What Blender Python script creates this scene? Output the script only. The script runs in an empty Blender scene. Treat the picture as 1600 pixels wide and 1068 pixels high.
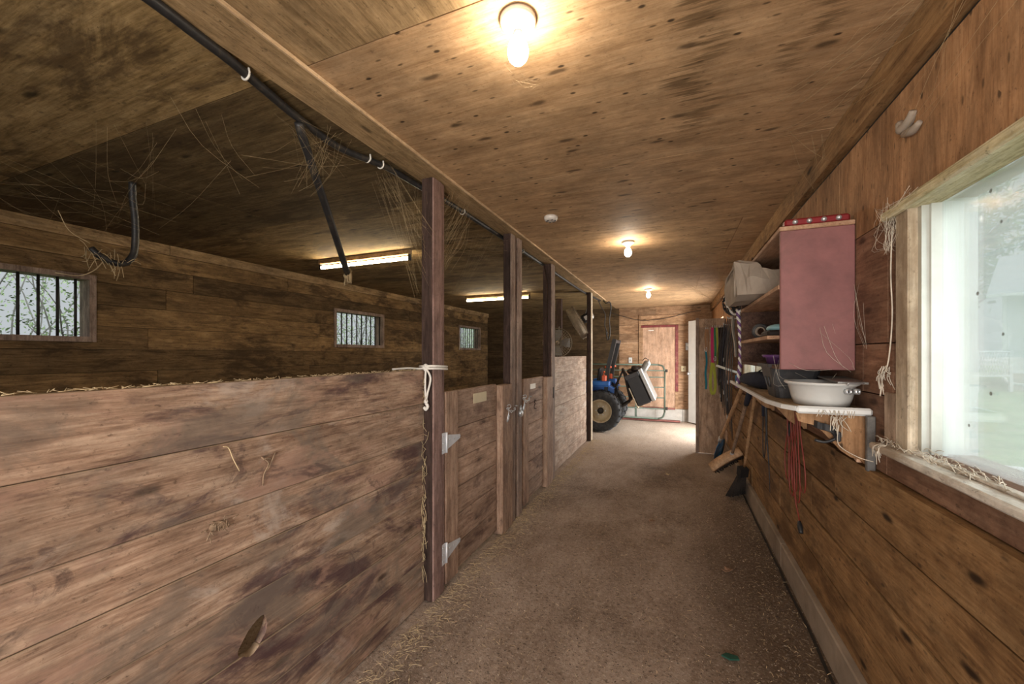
import bpy, math, random
from mathutils import Vector, Matrix, noise as mnoise

R = random.Random(7)
SC = bpy.context.scene
COL = SC.collection

# ------------------------------------------------------------------ camera, world, light, exposure
H = 1.42
cam_d = bpy.data.cameras.new('camera')
cam = bpy.data.objects.new('camera', cam_d); COL.objects.link(cam)
cam.location = (0, 0, H)
cam.rotation_euler = (math.pi/2, 0, math.atan(255/621))
cam_d.sensor_width = 36; cam_d.lens = 621/1600*36
cam_d.shift_y = 19/1600
cam_d.clip_start = .02
SC.camera = cam

world = bpy.data.worlds.new('overcast_sky'); SC.world = world
world.use_nodes = True
wn = world.node_tree
bg = wn.nodes['Background']
bg.inputs['Color'].default_value = (.90, .96, 1.0, 1)
# veiled sky, brighter around the hidden sun (to the right and behind the camera)
tcw = wn.nodes.new('ShaderNodeTexCoord')
dt = wn.nodes.new('ShaderNodeVectorMath'); dt.operation = 'DOT_PRODUCT'
dt.inputs[1].default_value = Vector((.84, -.42, .34)).normalized()
wn.links.new(tcw.outputs['Generated'], dt.inputs[0])
mr = wn.nodes.new('ShaderNodeMapRange'); mr.interpolation_type = 'SMOOTHSTEP'
for i_, v_ in ((1, .45), (2, 1.0), (3, .42), (4, 5.0)): mr.inputs[i_].default_value = v_
wn.links.new(dt.outputs['Value'], mr.inputs[0]); wn.links.new(mr.outputs[0], bg.inputs['Strength'])

def area(name, loc, rot, sx, sy, power, col, portal=False):
    d = bpy.data.lights.new(name, 'AREA'); d.shape = 'RECTANGLE'; d.size = sx; d.size_y = sy
    d.energy = power; d.color = col
    if portal: d.cycles.is_portal = True
    o = bpy.data.objects.new(name, d); COL.objects.link(o)
    o.location = loc; o.rotation_euler = rot
    return o
# daylight through the wide open doorway behind the camera and the side doorway at the far end
area('daylight_rear_doorway', (-.25, -2.18, 1.12), (-math.pi/2, 0, math.pi), 1.8, 2.1, 100, (1, .95, .90))
area('daylight_side_doorway', (.86, 7.72, 1.02), (0, math.pi/2, 0), 2.0, 1.25, 75, (1, .96, .93))
# portals only steer the sky light into the windows
area('window_portal', (.90, 1.02, 1.5), (0, math.pi/2, 0), .84, 1.36, 1, (1, 1, 1), True)
area('window_portal', (.90, 4.3, 1.5), (0, math.pi/2, 0), .8, 1.4, 1, (1, 1, 1), True)
for yy in (1.23, 4.75, 8.25):
    area('window_portal', (-4.66, yy, 1.79), (0, -math.pi/2, 0), .5, .97, 1, (1, 1, 1), True)

SC.view_settings.view_transform = 'Standard'
SC.view_settings.look = 'None'
SC.view_settings.gamma = 1
SC.view_settings.use_curve_mapping = False
SC.view_settings.exposure = 0.45
BULB_L = 135
TUBE_L = 45

# ------------------------------------------------------------------ helpers
def nd(nt, t, ins=None, **props):
    n = nt.nodes.new(t)
    for k, v in props.items(): setattr(n, k, v)
    for k, v in (ins or {}).items():
        s = n.inputs[k]
        if isinstance(v, bpy.types.NodeSocket): nt.links.new(v, s)
        else:
            if hasattr(s.default_value, '__len__') and not isinstance(v, (int, float)):
                v = tuple(v)
                if len(s.default_value) == 4 and len(v) == 3: v = v + (1,)
            s.default_value = v
    return n

def math_(nt, op, a, b=0., c=0., clamp=False):
    return nd(nt, 'ShaderNodeMath', {0: a, 1: b, 2: c}, operation=op, use_clamp=clamp).outputs[0]

def mixc(nt, f, a, b, bt='MIX'):
    n = nt.nodes.new('ShaderNodeMix'); n.data_type = 'RGBA'; n.blend_type = bt
    for s, v in ((n.inputs[0], f), (n.inputs[6], a), (n.inputs[7], b)):
        if isinstance(v, bpy.types.NodeSocket): nt.links.new(v, s)
        else:
            if not isinstance(v, (int, float)) and len(v) == 3: v = tuple(v)+(1,)
            s.default_value = v
    return n.outputs[2]

def ramp(nt, f, stops):
    n = nt.nodes.new('ShaderNodeValToRGB'); nt.links.new(f, n.inputs[0])
    el = n.color_ramp.elements
    while len(el) < len(stops): el.new(.5)
    for e, (p, c) in zip(el, stops):
        e.position = p
        e.color = (c, c, c, 1) if isinstance(c, (int, float)) else tuple(c)+(1,)
    return n.outputs[0]

def step(nt, f, a, b):
    return nd(nt, 'ShaderNodeMapRange', {0: f, 1: a, 2: b, 3: 0., 4: 1.}, interpolation_type='SMOOTHSTEP').outputs[0]

def newmat(name):
    m = bpy.data.materials.new(name); m.use_nodes = True
    nt = m.node_tree
    b = nt.nodes['Principled BSDF']
    return m, nt, b

def coords(nt):
    tc = nt.nodes.new('ShaderNodeTexCoord')
    at = nd(nt, 'ShaderNodeAttribute', attribute_name='seed')
    off = nd(nt, 'ShaderNodeVectorMath', {0: at.outputs['Vector'], 1: (17.3, 9.1, 31.7)}, operation='MULTIPLY').outputs[0]
    v = nd(nt, 'ShaderNodeVectorMath', {0: tc.outputs['Object'], 1: off}, operation='ADD').outputs[0]
    return tc.outputs['Object'], v

def noise(nt, vec, scale, detail=4, rough=.55, dist=0.):
    if not isinstance(scale, (int, float)):
        vec = nd(nt, 'ShaderNodeVectorMath', {0: vec, 1: scale}, operation='MULTIPLY').outputs[0]; scale = 1.
    return nd(nt, 'ShaderNodeTexNoise', {'Vector': vec, 'Scale': scale, 'Detail': detail, 'Roughness': rough, 'Distortion': dist}).outputs[0]

def ax(axis, along, across):
    return tuple(along if a == axis else across for a in 'XYZ')

def flat2(nt, v, axis, along, across):
    """2D coordinates on a board's face: along the grain, across it"""
    sp = nd(nt, 'ShaderNodeSeparateXYZ', {0: v}).outputs
    k = 'XYZ'.index(axis); o = [i for i in range(3) if i != k]
    return nd(nt, 'ShaderNodeCombineXYZ', {0: math_(nt, 'MULTIPLY', sp[k], along), 1: math_(nt, 'MULTIPLY', math_(nt, 'ADD', sp[o[0]], sp[o[1]]), across)}).outputs[0]

def dots(nt, v, axis, along, across, r0, r1, keep=0., warp=0.):
    p = flat2(nt, v, axis, along, across)
    if warp:
        w = nd(nt, 'ShaderNodeVectorMath', {0: nd(nt, 'ShaderNodeTexNoise', {'Vector': v, 'Scale': 9.}).outputs[1], 1: (warp, warp, 0)}, operation='MULTIPLY').outputs[0]
        p = nd(nt, 'ShaderNodeVectorMath', {0: p, 1: w}, operation='ADD').outputs[0]
    vo = nd(nt, 'ShaderNodeTexVoronoi', {'Vector': p, 'Scale': 1.}, voronoi_dimensions='2D')
    k = math_(nt, 'SUBTRACT', 1., step(nt, vo.outputs['Distance'], r0, r1))
    if keep: k = math_(nt, 'MULTIPLY', k, step(nt, nd(nt, 'ShaderNodeSeparateXYZ', {0: vo.outputs['Color']}).outputs[0], keep, keep+.04))
    return k

def wood(name, dark, mid, light, axis='Y', rough=.8, stain=None, stain_amt=0., bleach=None, bleach_amt=0., knots=.5,
         figure=1., tone=.6, bump=.25, dust=None, extra=None, nails=None, con=1., grime=.6):
    m, nt, b = newmat(name)
    raw, v = coords(nt)
    A = noise(nt, v, ax(axis, 1.6*figure, 13*figure), 6, .65, 1.4)
    B = noise(nt, v, ax(axis, 9, 150), 3, .65)
    G = noise(nt, v, ax(axis, 4, 46), 5, .65, .6)
    f = math_(nt, 'ADD', math_(nt, 'MULTIPLY', A, .36), math_(nt, 'ADD', math_(nt, 'MULTIPLY', B, .28), math_(nt, 'MULTIPLY', G, .36)))
    w = .12/con
    col = ramp(nt, f, [(max(.02, .49-w), dark), (.49, mid), (min(.98, .49+w), light)])
    # fine grime: specks and a cloudy film
    sp_ = noise(nt, v, ax(axis, 38, 64), 4, .75)
    col = mixc(nt, math_(nt, 'MULTIPLY', step(nt, sp_, .57, .70), grime), col, tuple(c*.4 for c in dark))
    sp2 = noise(nt, raw, ax(axis, 5, 8), 7, .78)
    col = mixc(nt, 1., col, ramp(nt, sp2, [(.33, 1-.34*min(1, con)), (.66, 1+.28*min(1, con))]), 'MULTIPLY')
    at = nd(nt, 'ShaderNodeAttribute', attribute_name='tone').outputs['Fac']
    t = math_(nt, 'ADD', math_(nt, 'MULTIPLY', at, tone), 1-tone*.5)
    col = mixc(nt, 1., col, nd(nt, 'ShaderNodeCombineXYZ', {0: t, 1: t, 2: t}).outputs[0], 'MULTIPLY')
    if bleach:
        D = noise(nt, v, ax(axis, 1.5, 2.4), 8, .68, .8)
        col = mixc(nt, math_(nt, 'MULTIPLY', step(nt, D, .57, .66), bleach_amt), col, bleach)
    if stain:
        S = noise(nt, v, ax(axis, 1.4, 4.5), 8, .7, 1.2)
        S2 = noise(nt, raw, ax(axis, 1.1, 2.2), 7, .68, .6)
        k = math_(nt, 'MULTIPLY', step(nt, math_(nt, 'ADD', math_(nt, 'MULTIPLY', S, .5), math_(nt, 'MULTIPLY', S2, .5)), .49, .585), stain_amt)
        col = mixc(nt, k, col, stain)
    if knots:
        k = math_(nt, 'MULTIPLY', dots(nt, v, axis, 2.2, 6.5, .03, .125, .62, .16), knots)
        col = mixc(nt, k, col, tuple(c*.22 for c in dark))
    if nails:
        col = mixc(nt, math_(nt, 'MULTIPLY', dots(nt, v, axis, 3.1, 6.0, .020, .050, .3, .05), nails), col, (.03, .017, .009))
        col = mixc(nt, math_(nt, 'MULTIPLY', dots(nt, v, axis, 5.0, 15., .03, .085, .45, .1), nails*.8), col, (.05, .03, .015))
    if extra: col = extra(nt, raw, v, col)
    if dust:
        nrm = nd(nt, 'ShaderNodeNewGeometry').outputs['Normal']
        up = nd(nt, 'ShaderNodeSeparateXYZ', {0: nrm}).outputs[2]
        col = mixc(nt, math_(nt, 'MULTIPLY', step(nt, up, .4, .9), .85), col, dust)
    nt.links.new(col, b.inputs['Base Color'])
    b.inputs['Roughness'].default_value = rough
    b.inputs['Specular IOR Level'].default_value = .25
    hgt = math_(nt, 'ADD', math_(nt, 'MULTIPLY', G, .5), math_(nt, 'ADD', math_(nt, 'MULTIPLY', B, .25), math_(nt, 'MULTIPLY', sp_, .25)))
    bp = nd(nt, 'ShaderNodeBump', {'Height': hgt, 'Strength': bump, 'Distance': .006})
    nt.links.new(bp.outputs[0], b.inputs['Normal'])
    return m

def plain(name, c, rough=.6, metal=0., var=.25, scale=9., dirt=None, dirt_amt=.5, bump=0., spec=.5):
    m, nt, b = newmat(name)
    raw, v = coords(nt)
    n = noise(nt, v, scale, 5, .6)
    col = ramp(nt, n, [(.3, tuple(x*(1-var) for x in c)), (.7, tuple(min(1, x*(1+var)) for x in c))])
    if dirt:
        n2 = noise(nt, v, scale*.5, 7, .7, .5)
        col = mixc(nt, math_(nt, 'MULTIPLY', step(nt, n2, .48, .68), dirt_amt), col, dirt)
    nt.links.new(col, b.inputs['Base Color'])
    b.inputs['Roughness'].default_value = rough; b.inputs['Metallic'].default_value = metal
    b.inputs['Specular IOR Level'].default_value = spec
    if bump:
        bp = nd(nt, 'ShaderNodeBump', {'Height': noise(nt, v, scale*6, 4), 'Strength': bump, 'Distance': .01})
        nt.links.new(bp.outputs[0], b.inputs['Normal'])
    return m

def emit(name, c, s):
    m, nt, b = newmat(name)
    b.inputs['Base Color'].default_value = (.9, .9, .85, 1)
    b.inputs['Emission Color'].default_value = tuple(c)+(1,)
    b.inputs['Emission Strength'].default_value = s
    return m

def tag(o, label=None, cat=None, group=None, kind=None):
    if label: o['label'] = label
    if cat: o['category'] = cat
    if group: o['group'] = group
    if kind: o['kind'] = kind
    return o

def thing(name, loc, label, cat, group=None, rz=0.):
    o = bpy.data.objects.new(name, None); COL.objects.link(o)
    o.empty_display_size = .05
    o.location = loc; o.rotation_euler = (0, 0, rz)
    return tag(o, label, cat, group)

def copy_tree(o, parent=None):
    c = o.copy(); COL.objects.link(c)
    if parent: c.parent = parent
    for ch in list(o.children): copy_tree(ch, c)
    return c

def base_of(o):
    p = Vector((0, 0, 0))
    while o is not None:
        p += o.location; o = o.parent
    return p

def catmull(pts, k=6):
    pts = [Vector(p) for p in pts]
    if len(pts) < 3: return pts
    P = [pts[0]*2-pts[1]] + pts + [pts[-1]*2-pts[-2]]
    out = []
    for i in range(1, len(P)-2):
        a, b, c, d = P[i-1:i+3]
        for j in range(k):
            t = j/k
            out.append(.5*((2*b)+(c-a)*t+(2*a-5*b+4*c-d)*t*t+(3*b-a-3*c+d)*t**3))
    out.append(pts[-1])
    return out

class MB:
    """collects shapes in world coordinates (or local ones), then links them as ONE mesh object"""
    def __init__(s): s.v = []; s.f = []; s.tone = []; s.seed = []; s.mi = []; s.sm = []; s.cur = (.5, 0.); s.m = 0
    def set(s, tone=None, seed=None, m=None):
        s.cur = (R.random() if tone is None else tone, R.random() if seed is None else seed)
        if m is not None: s.m = m
        return s
    def add(s, vs, fs, smooth=False):
        o = len(s.v); s.v += [Vector(v) for v in vs]
        for f in fs:
            s.f.append(tuple(i+o for i in f)); s.tone.append(s.cur[0]); s.seed.append(s.cur[1]); s.mi.append(s.m); s.sm.append(smooth)
        return s
    def box(s, x0, x1, y0, y1, z0, z1, rot=None, piv=None, bev=0.):
        if bev: return s.bbox(x0, x1, y0, y1, z0, z1, bev, rot, piv)
        vs = [Vector((x, y, z)) for z in (z0, z1) for y in (y0, y1) for x in (x0, x1)]
        if rot is not None:
            p = Vector(piv) if piv is not None else sum(vs, Vector())/8
            vs = [p + rot @ (v-p) for v in vs]
        return s.add(vs, [(0, 2, 3, 1), (4, 5, 7, 6), (0, 1, 5, 4), (2, 6, 7, 3), (0, 4, 6, 2), (1, 3, 7, 5)])
    def bbox(s, x0, x1, y0, y1, z0, z1, b, rot=None, piv=None):
        """box with chamfered edges"""
        lo = (x0, y0, z0); hi = (x1, y1, z1)
        b = min(b, (x1-x0)*.45, (y1-y0)*.45, (z1-z0)*.45)
        idx = {}; vs = []
        for sx in (0, 1):
            for sy in (0, 1):
                for sz in (0, 1):
                    sg = (sx, sy, sz)
                    for a in range(3):
                        p = [(hi[i] if sg[i] else lo[i]) if i == a else ((hi[i]-b) if sg[i] else (lo[i]+b)) for i in range(3)]
                        idx[(sg, a)] = len(vs); vs.append(Vector(p))
        fs = []
        for a in range(3):
            u, w = [i for i in range(3) if i != a]
            for k in (0, 1):
                q = []
                for (p_, q_) in ((0, 0), (1, 0), (1, 1), (0, 1)):
                    sg = [0]*3; sg[a] = k; sg[u] = p_; sg[w] = q_; q.append(idx[(tuple(sg), a)])
                fs.append(tuple(q))
            for p_ in (0, 1):           # edges running along a
                for q_ in (0, 1):
                    g0 = [0]*3; g0[u] = p_; g0[w] = q_; g1 = list(g0); g1[a] = 1
                    g0, g1 = tuple(g0), tuple(g1)
                    fs.append((idx[(g0, u)], idx[(g1, u)], idx[(g1, w)], idx[(g0, w)]))
        for sx in (0, 1):
            for sy in (0, 1):
                for sz in (0, 1): fs.append(tuple(idx[((sx, sy, sz), a)] for a in range(3)))
        c = sum(vs, Vector())/len(vs)
        ff = []
        for f in fs:
            n = (vs[f[1]]-vs[f[0]]).cross(vs[f[2]]-vs[f[0]])
            m_ = sum((vs[i] for i in f), Vector())/len(f)
            ff.append(f if n.dot(m_-c) > 0 else tuple(reversed(f)))
        if rot is not None:
            p = Vector(piv) if piv is not None else c
            vs = [p + rot @ (v-p) for v in vs]
        return s.add(vs, ff)
    def tube(s, pts, r, n=8, k=5, cap=True, smooth=True, closed=False):
        """round bar swept along points; r a number or one radius per point"""
        pts = [Vector(p) for p in pts]
        rs = r if isinstance(r, (list, tuple)) else [r]*len(pts)
        if k > 1 and len(pts) > 2:
            m = len(pts); P = catmull(pts, k)
            rr = []
            for i in range(len(P)):
                t = i/k; j = min(int(t), m-2); rr.append(rs[j]+(rs[j+1]-rs[j])*(t-j))
            pts, rs = P, rr
        N = len(pts); vs = []; prev = None
        for i, p in enumerate(pts):
            d = (pts[min(i+1, N-1)]-pts[max(i-1, 0)])
            d = d.normalized() if d.length > 1e-9 else Vector((0, 0, 1))
            if prev is None:
                u = d.orthogonal().normalized()
            else:
                u = prev - d*prev.dot(d)
                u = u.normalized() if u.length > 1e-6 else d.orthogonal().normalized()
            prev = u; w = d.cross(u)
            for j in range(n):
                a = 2*math.pi*j/n
                vs.append(p+(u*math.cos(a)+w*math.sin(a))*rs[i])
        fs = []
        for i in range(N-1):
            for j in range(n):
                fs.append((i*n+j, i*n+(j+1) % n, (i+1)*n+(j+1) % n, (i+1)*n+j))
        if cap:
            fs.append(tuple(reversed(range(n)))); fs.append(tuple(range((N-1)*n, N*n)))
        return s.add(vs, fs, smooth)
    def strap(s, pts, w, t, side):
        """flat strap swept along points; side = direction of its width"""
        P = catmull(pts, 5); side = Vector(side).normalized(); vs = []; N = len(P)
        for i, p in enumerate(P):
            d = (P[min(i+1, N-1)]-P[max(i-1, 0)]).normalized()
            nn = d.cross(side)
            nn = nn.normalized() if nn.length > 1e-5 else d.orthogonal().normalized()
            sd = nn.cross(d).normalized()
            for a, b in ((-1, -1), (1, -1), (1, 1), (-1, 1)): vs.append(p+sd*a*w/2+nn*b*t/2)
        fs = []
        for i in range(N-1):
            for j in range(4): fs.append((i*4+j, i*4+(j+1) % 4, (i+1)*4+(j+1) % 4, (i+1)*4+j))
        fs += [(3, 2, 1, 0), tuple(range((N-1)*4, N*4))]
        return s.add(vs, fs)
    def lathe(s, prof, mat=None, n=24, sx=1., sy=1., smooth=True, closed=False):
        """profile [(r,z)...] turned about Z, then moved by matrix mat"""
        mat = mat or Matrix(); vs = []
        for r, z in prof:
            for j in range(n):
                a = 2*math.pi*j/n; vs.append(mat @ Vector((r*math.cos(a)*sx, r*math.sin(a)*sy, z)))
        fs = []; m = len(prof)
        for i in range(m if closed else m-1):
            k = (i+1) % m
            for j in range(n): fs.append((i*n+j, i*n+(j+1) % n, k*n+(j+1) % n, k*n+j))
        if not closed:
            fs.append(tuple(reversed(range(n)))); fs.append(tuple(range((m-1)*n, m*n)))
        return s.add(vs, fs, smooth)
    def prism(s, poly, d0, d1, axis='Y', bulge=None):
        """polygon in the plane across axis, given thickness along it"""
        def P(a, b, d): return {'X': (d, a, b), 'Y': (a, d, b), 'Z': (a, b, d)}[axis]
        n = len(poly)
        vs = [P(a, b, d0) for a, b in poly]+[P(a, b, d1) for a, b in poly]
        fs = [tuple(reversed(range(n))), tuple(range(n, 2*n))]+[(i, (i+1) % n, (i+1) % n+n, i+n) for i in range(n)]
        return s.add(vs, fs)
    def sphere(s, c, rx, ry=None, rz=None, n=16, m=10, rot=None, wob=0., ws=6.):
        ry = ry or rx; rz = rz or rx; c = Vector(c); vs = []
        for i in range(m+1):
            th = math.pi*i/m
            for j in range(n):
                a = 2*math.pi*j/n
                p = Vector((rx*math.sin(th)*math.cos(a), ry*math.sin(th)*math.sin(a), rz*math.cos(th)))
                if wob: p *= 1+wob*mnoise.noise((p+c)*ws)
                if rot is not None: p = rot @ p
                vs.append(c+p)
        fs = [(i*n+j, (i+1)*n+j, (i+1)*n+(j+1) % n, i*n+(j+1) % n) for i in range(m) for j in range(n)]
        return s.add(vs, fs, True)
    def build(s, name, mats, parent=None, local=False, origin=None):
        me = bpy.data.meshes.new(name)
        if parent is not None: off = Vector() if local else base_of(parent)
        elif origin is not None: off = Vector(origin)
        else:
            xs = [v.x for v in s.v]; ys = [v.y for v in s.v]; zs = [v.z for v in s.v]
            off = Vector(((min(xs)+max(xs))/2, (min(ys)+max(ys))/2, min(zs)))
        me.from_pydata([v-off for v in s.v], [], s.f)
        a = me.attributes.new('tone', 'FLOAT', 'FACE'); a.data.foreach_set('value', s.tone)
        a = me.attributes.new('seed', 'FLOAT_VECTOR', 'FACE')
        fl = []
        for q in s.seed: fl += [q, (q*7.31) % 1, (q*3.77) % 1]
        a.data.foreach_set('vector', fl)
        me.polygons.foreach_set('use_smooth', s.sm)
        for m in (mats if isinstance(mats, (list, tuple)) else [mats]): me.materials.append(m)
        me.polygons.foreach_set('material_index', s.mi)
        me.validate(); me.update()
        o = bpy.data.objects.new(name, me); COL.objects.link(o)
        if parent is not None: o.parent = parent
        else: o.location = off
        return o

def part(name, mb, m, parent, label=None, local=False):
    o = mb.build(name, m, parent, local)
    if label: o['label'] = label
    return o

def structure(name, mb, m, label=None):
    o = mb.build(name, m, origin=(0, 0, 0)); o['kind'] = 'structure'
    if label: o['label'] = label
    return o

def Rx(a): return Matrix.Rotation(a, 3, 'X')
def Ry(a): return Matrix.Rotation(a, 3, 'Y')
def Rz(a): return Matrix.Rotation(a, 3, 'Z')
def axis_matrix(p, d):
    """4x4 that puts local Z along d at p"""
    q = Vector(d).to_track_quat('Z', 'Y')
    return Matrix.Translation(Vector(p)) @ q.to_matrix().to_4x4()

# ------------------------------------------------------------------ materials
def ceiling_stain(nt, raw, v, col):
    sp = nd(nt, 'ShaderNodeSeparateXYZ', {0: raw})
    x, y = sp.outputs[0], sp.outputs[1]
    # two jagged water-stain streaks that run along the corridor
    jag = noise(nt, raw, (2.2, 46, 1), 4, .7)
    wav = noise(nt, raw, (.01, 2.6, .01), 3, .6)
    for x0, wdt, amp, y1 in ((.09, .09, .70, 2.25), (.42, .05, .6, 2.0)):
        c = math_(nt, 'SUBTRACT', x, math_(nt, 'ADD', x0-.22, math_(nt, 'MULTIPLY', wav, .44)))
        c = math_(nt, 'ADD', c, math_(nt, 'MULTIPLY', math_(nt, 'SUBTRACT', jag, .5), .34))
        k = math_(nt, 'SUBTRACT', 1., step(nt, math_(nt, 'ABSOLUTE', c), wdt*.25, wdt))
        k = math_(nt, 'MULTIPLY', k, math_(nt, 'SUBTRACT', 1., step(nt, y, y1-.5, y1)))
        k = math_(nt, 'MULTIPLY', k, math_(nt, 'MULTIPLY', step(nt, jag, .38, .56), amp))
        col = mixc(nt, k, col, (.075, .042, .016))
    # broad smoky discolouration
    n = noise(nt, raw, (1.6, 2.4, 1), 5, .6, .6)
    return mixc(nt, math_(nt, 'MULTIPLY', step(nt, n, .5, .72), .28), col, (.15, .085, .04))

def front_tint(nt, raw, v, col):
    # uneven weathering: greyed, pinkish and rubbed pale areas
    n = noise(nt, v, (1, 1.9, 3.4), 7, .68, .9)
    col = mixc(nt, math_(nt, 'MULTIPLY', step(nt, n, .50, .64), .65), col, (.165, .128, .10))
    n = noise(nt, v, (1, 2.3, 5.), 7, .7, .7)
    col = mixc(nt, math_(nt, 'MULTIPLY', step(nt, n, .54, .66), .6), col, (.36, .215, .155))
    n = noise(nt, raw, (1, 3., 6.), 8, .72, 1.)
    return mixc(nt, math_(nt, 'MULTIPLY', step(nt, n, .57, .64), .5), col, (.05, .03, .03))
M = {}
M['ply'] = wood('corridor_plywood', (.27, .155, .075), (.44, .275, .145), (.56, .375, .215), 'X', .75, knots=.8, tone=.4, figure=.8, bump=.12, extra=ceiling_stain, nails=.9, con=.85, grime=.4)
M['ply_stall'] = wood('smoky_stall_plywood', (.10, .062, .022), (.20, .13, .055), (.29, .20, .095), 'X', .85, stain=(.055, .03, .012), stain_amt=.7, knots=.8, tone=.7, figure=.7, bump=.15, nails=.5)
M['strip'] = wood('header_plywood', (.19, .12, .055), (.32, .21, .105), (.44, .30, .16), 'Y', .8, knots=.7, tone=.3, figure=.8, bump=.12)
M['edge'] = wood('raw_plywood_edge', (.42, .27, .15), (.60, .42, .25), (.72, .54, .35), 'Y', .8, knots=0, tone=.2)
M['front'] = wood('worn_stall_boards', (.15, .086, .055), (.285, .18, .12), (.41, .285, .20), 'Y', .72, stain=(.06, .03, .033), stain_amt=.85, bleach=(.46, .375, .31), bleach_amt=.6, knots=.8, tone=.55, bump=.3, dust=(.30, .22, .14), extra=front_tint, con=1.25)
M['gate'] = wood('gate_boards', (.20, .12, .082), (.36, .235, .165), (.47, .33, .245), 'Y', .75, stain=(.07, .035, .03), stain_amt=.6, knots=.6, tone=.5, bump=.25)
M['gate_v'] = wood('gate_uprights', (.18, .105, .07), (.33, .21, .145), (.43, .30, .215), 'Z', .75, stain=(.08, .04, .032), stain_amt=.5, knots=.4, tone=.5, bump=.25)
M['pale'] = wood('pale_scrubbed_boards', (.27, .18, .125), (.42, .31, .235), (.55, .44, .35), 'Y', .75, stain=(.22, .13, .09), stain_amt=.5, bleach=(.62, .54, .46), bleach_amt=.6, knots=.4, tone=.35, bump=.2)
M['facing'] = wood('lit_facing_wood', (.14, .08, .066), (.245, .15, .125), (.33, .215, .185), 'Z', .7, stain=(.06, .03, .026), stain_amt=.5, knots=.2, tone=.3, bump=.2)  # lighter tone for the lit corridor faces, light put into the colour
M['post'] = wood('shade_dark_post_wood', (.022, .012, .009), (.045, .026, .020), (.085, .052, .042), 'Z', .8, stain=(.014, .008, .006), stain_amt=.6, knots=.2, tone=.3, bump=.25)  # near-black: shade on the near faces put into the wood colour
M['post_lt'] = wood('post_wood', (.14, .092, .068), (.27, .19, .148), (.37, .28, .22), 'Z', .75, stain=(.07, .04, .03), stain_amt=.5, knots=.2, tone=.3, bump=.25)
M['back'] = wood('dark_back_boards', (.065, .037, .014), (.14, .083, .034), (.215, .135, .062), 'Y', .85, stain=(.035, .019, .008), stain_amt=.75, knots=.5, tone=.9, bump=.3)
M['back_trim'] = wood('eave_board', (.17, .10, .045), (.30, .19, .09), (.42, .28, .15), 'Y', .8, stain=(.06, .033, .014), stain_amt=.7, knots=.3, tone=.3)
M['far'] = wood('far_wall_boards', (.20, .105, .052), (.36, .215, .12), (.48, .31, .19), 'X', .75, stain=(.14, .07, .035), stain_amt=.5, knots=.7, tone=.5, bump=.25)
M['far_dark'] = wood('shaded_far_boards', (.03, .017, .008), (.065, .04, .018), (.11, .068, .033), 'X', .85, knots=.4, tone=.6, bump=.25)  # shade over the stall end of the far wall put into the colour
M['rwall'] = wood('corridor_side_boards', (.145, .072, .028), (.26, .145, .062), (.36, .22, .105), 'Y', .7, stain=(.075, .036, .015), stain_amt=.6, knots=1., tone=.45, bump=.3, nails=.6)
M['rply'] = wood('side_wall_plywood', (.20, .098, .044), (.33, .18, .088), (.42, .245, .13), 'Z', .75, stain=(.10, .05, .024), stain_amt=.45, knots=.4, tone=.35, bump=.15, figure=.8, nails=.8)
M['rboard'] = wood('reddish_boards', (.13, .064, .038), (.225, .12, .074), (.31, .185, .12), 'Y', .75, stain=(.09, .046, .03), stain_amt=.5, knots=.7, tone=.6, bump=.2)
M['doorply'] = wood('plywood_door', (.33, .19, .115), (.46, .29, .19), (.55, .37, .26), 'Z', .7, knots=.2, tone=.2, bump=.1)
M['partition'] = wood('partition_plywood', (.26, .16, .10), (.40, .27, .18), (.50, .36, .26), 'Z', .7, stain=(.11, .06, .038), stain_amt=.5, knots=.6, tone=.3, bump=.15)
M['white_wood'] = wood('peeling_white_paint', (.42, .38, .32), (.66, .62, .55), (.78, .75, .70), 'Y', .7, stain=(.30, .21, .13), stain_amt=.7, knots=.2, tone=.2, bump=.3)
M['cream'] = wood('cream_jamb_wood', (.36, .28, .19), (.54, .45, .33), (.66, .58, .46), 'Z', .7, stain=(.22, .15, .09), stain_amt=.5, knots=.2, tone=.2, bump=.2)
M['yellow'] = wood('yellowed_casing', (.26, .21, .10), (.52, .46, .28), (.68, .63, .46), 'Y', .7, stain=(.08, .06, .03), stain_amt=.8, knots=.2, tone=.2, bump=.3)
M['sackwood'] = wood('pale_filler_wood', (.24, .165, .115), (.36, .27, .20), (.46, .36, .28), 'Z', .8, stain=(.2, .13, .085), stain_amt=.5, knots=.3)
M['vinyl'] = plain('white_vinyl', (.80, .82, .80), .45, var=.05)
M['vinyl_out'] = plain('weathered_white_casing', (.52, .54, .52), .5, var=.06, dirt=(.40, .41, .38), dirt_amt=.4)
M['alu'] = plain('window_track', (.55, .56, .52), .4, .5, var=.1)
M['redpaint'] = plain('red_trim_paint', (.17, .024, .024), .6, var=.4, scale=14, dirt=(.36, .21, .13), dirt_amt=.6)
M['cabred'] = plain('dusty_rose_paint', (.225, .088, .085), .6, var=.22, scale=7, dirt=(.14, .065, .055), dirt_amt=.55, bump=.1)
M['cabin'] = wood('cabinet_inside_wood', (.05, .026, .018), (.10, .052, .036), (.16, .09, .06), 'Y', .7, knots=.3)
M['shelfwood'] = wood('dusty_shelf_board', (.20, .13, .07), (.33, .22, .125), (.44, .31, .19), 'Y', .85, stain=(.14, .085, .04), stain_amt=.7, knots=.2, tone=.2)
M['bracket'] = wood('bracket_plywood', (.30, .16, .09), (.42, .25, .155), (.52, .34, .23), 'Y', .75, knots=.6, tone=.6)
M['whiteboard'] = plain('white_melamine', (.74, .75, .74), .4, var=.05, dirt=(.45, .38, .30), dirt_amt=.4)
M['concrete'] = plain('pale_concrete', (.50, .47, .42), .85, var=.18, scale=6, dirt=(.33, .29, .24), dirt_amt=.5, bump=.3)
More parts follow.
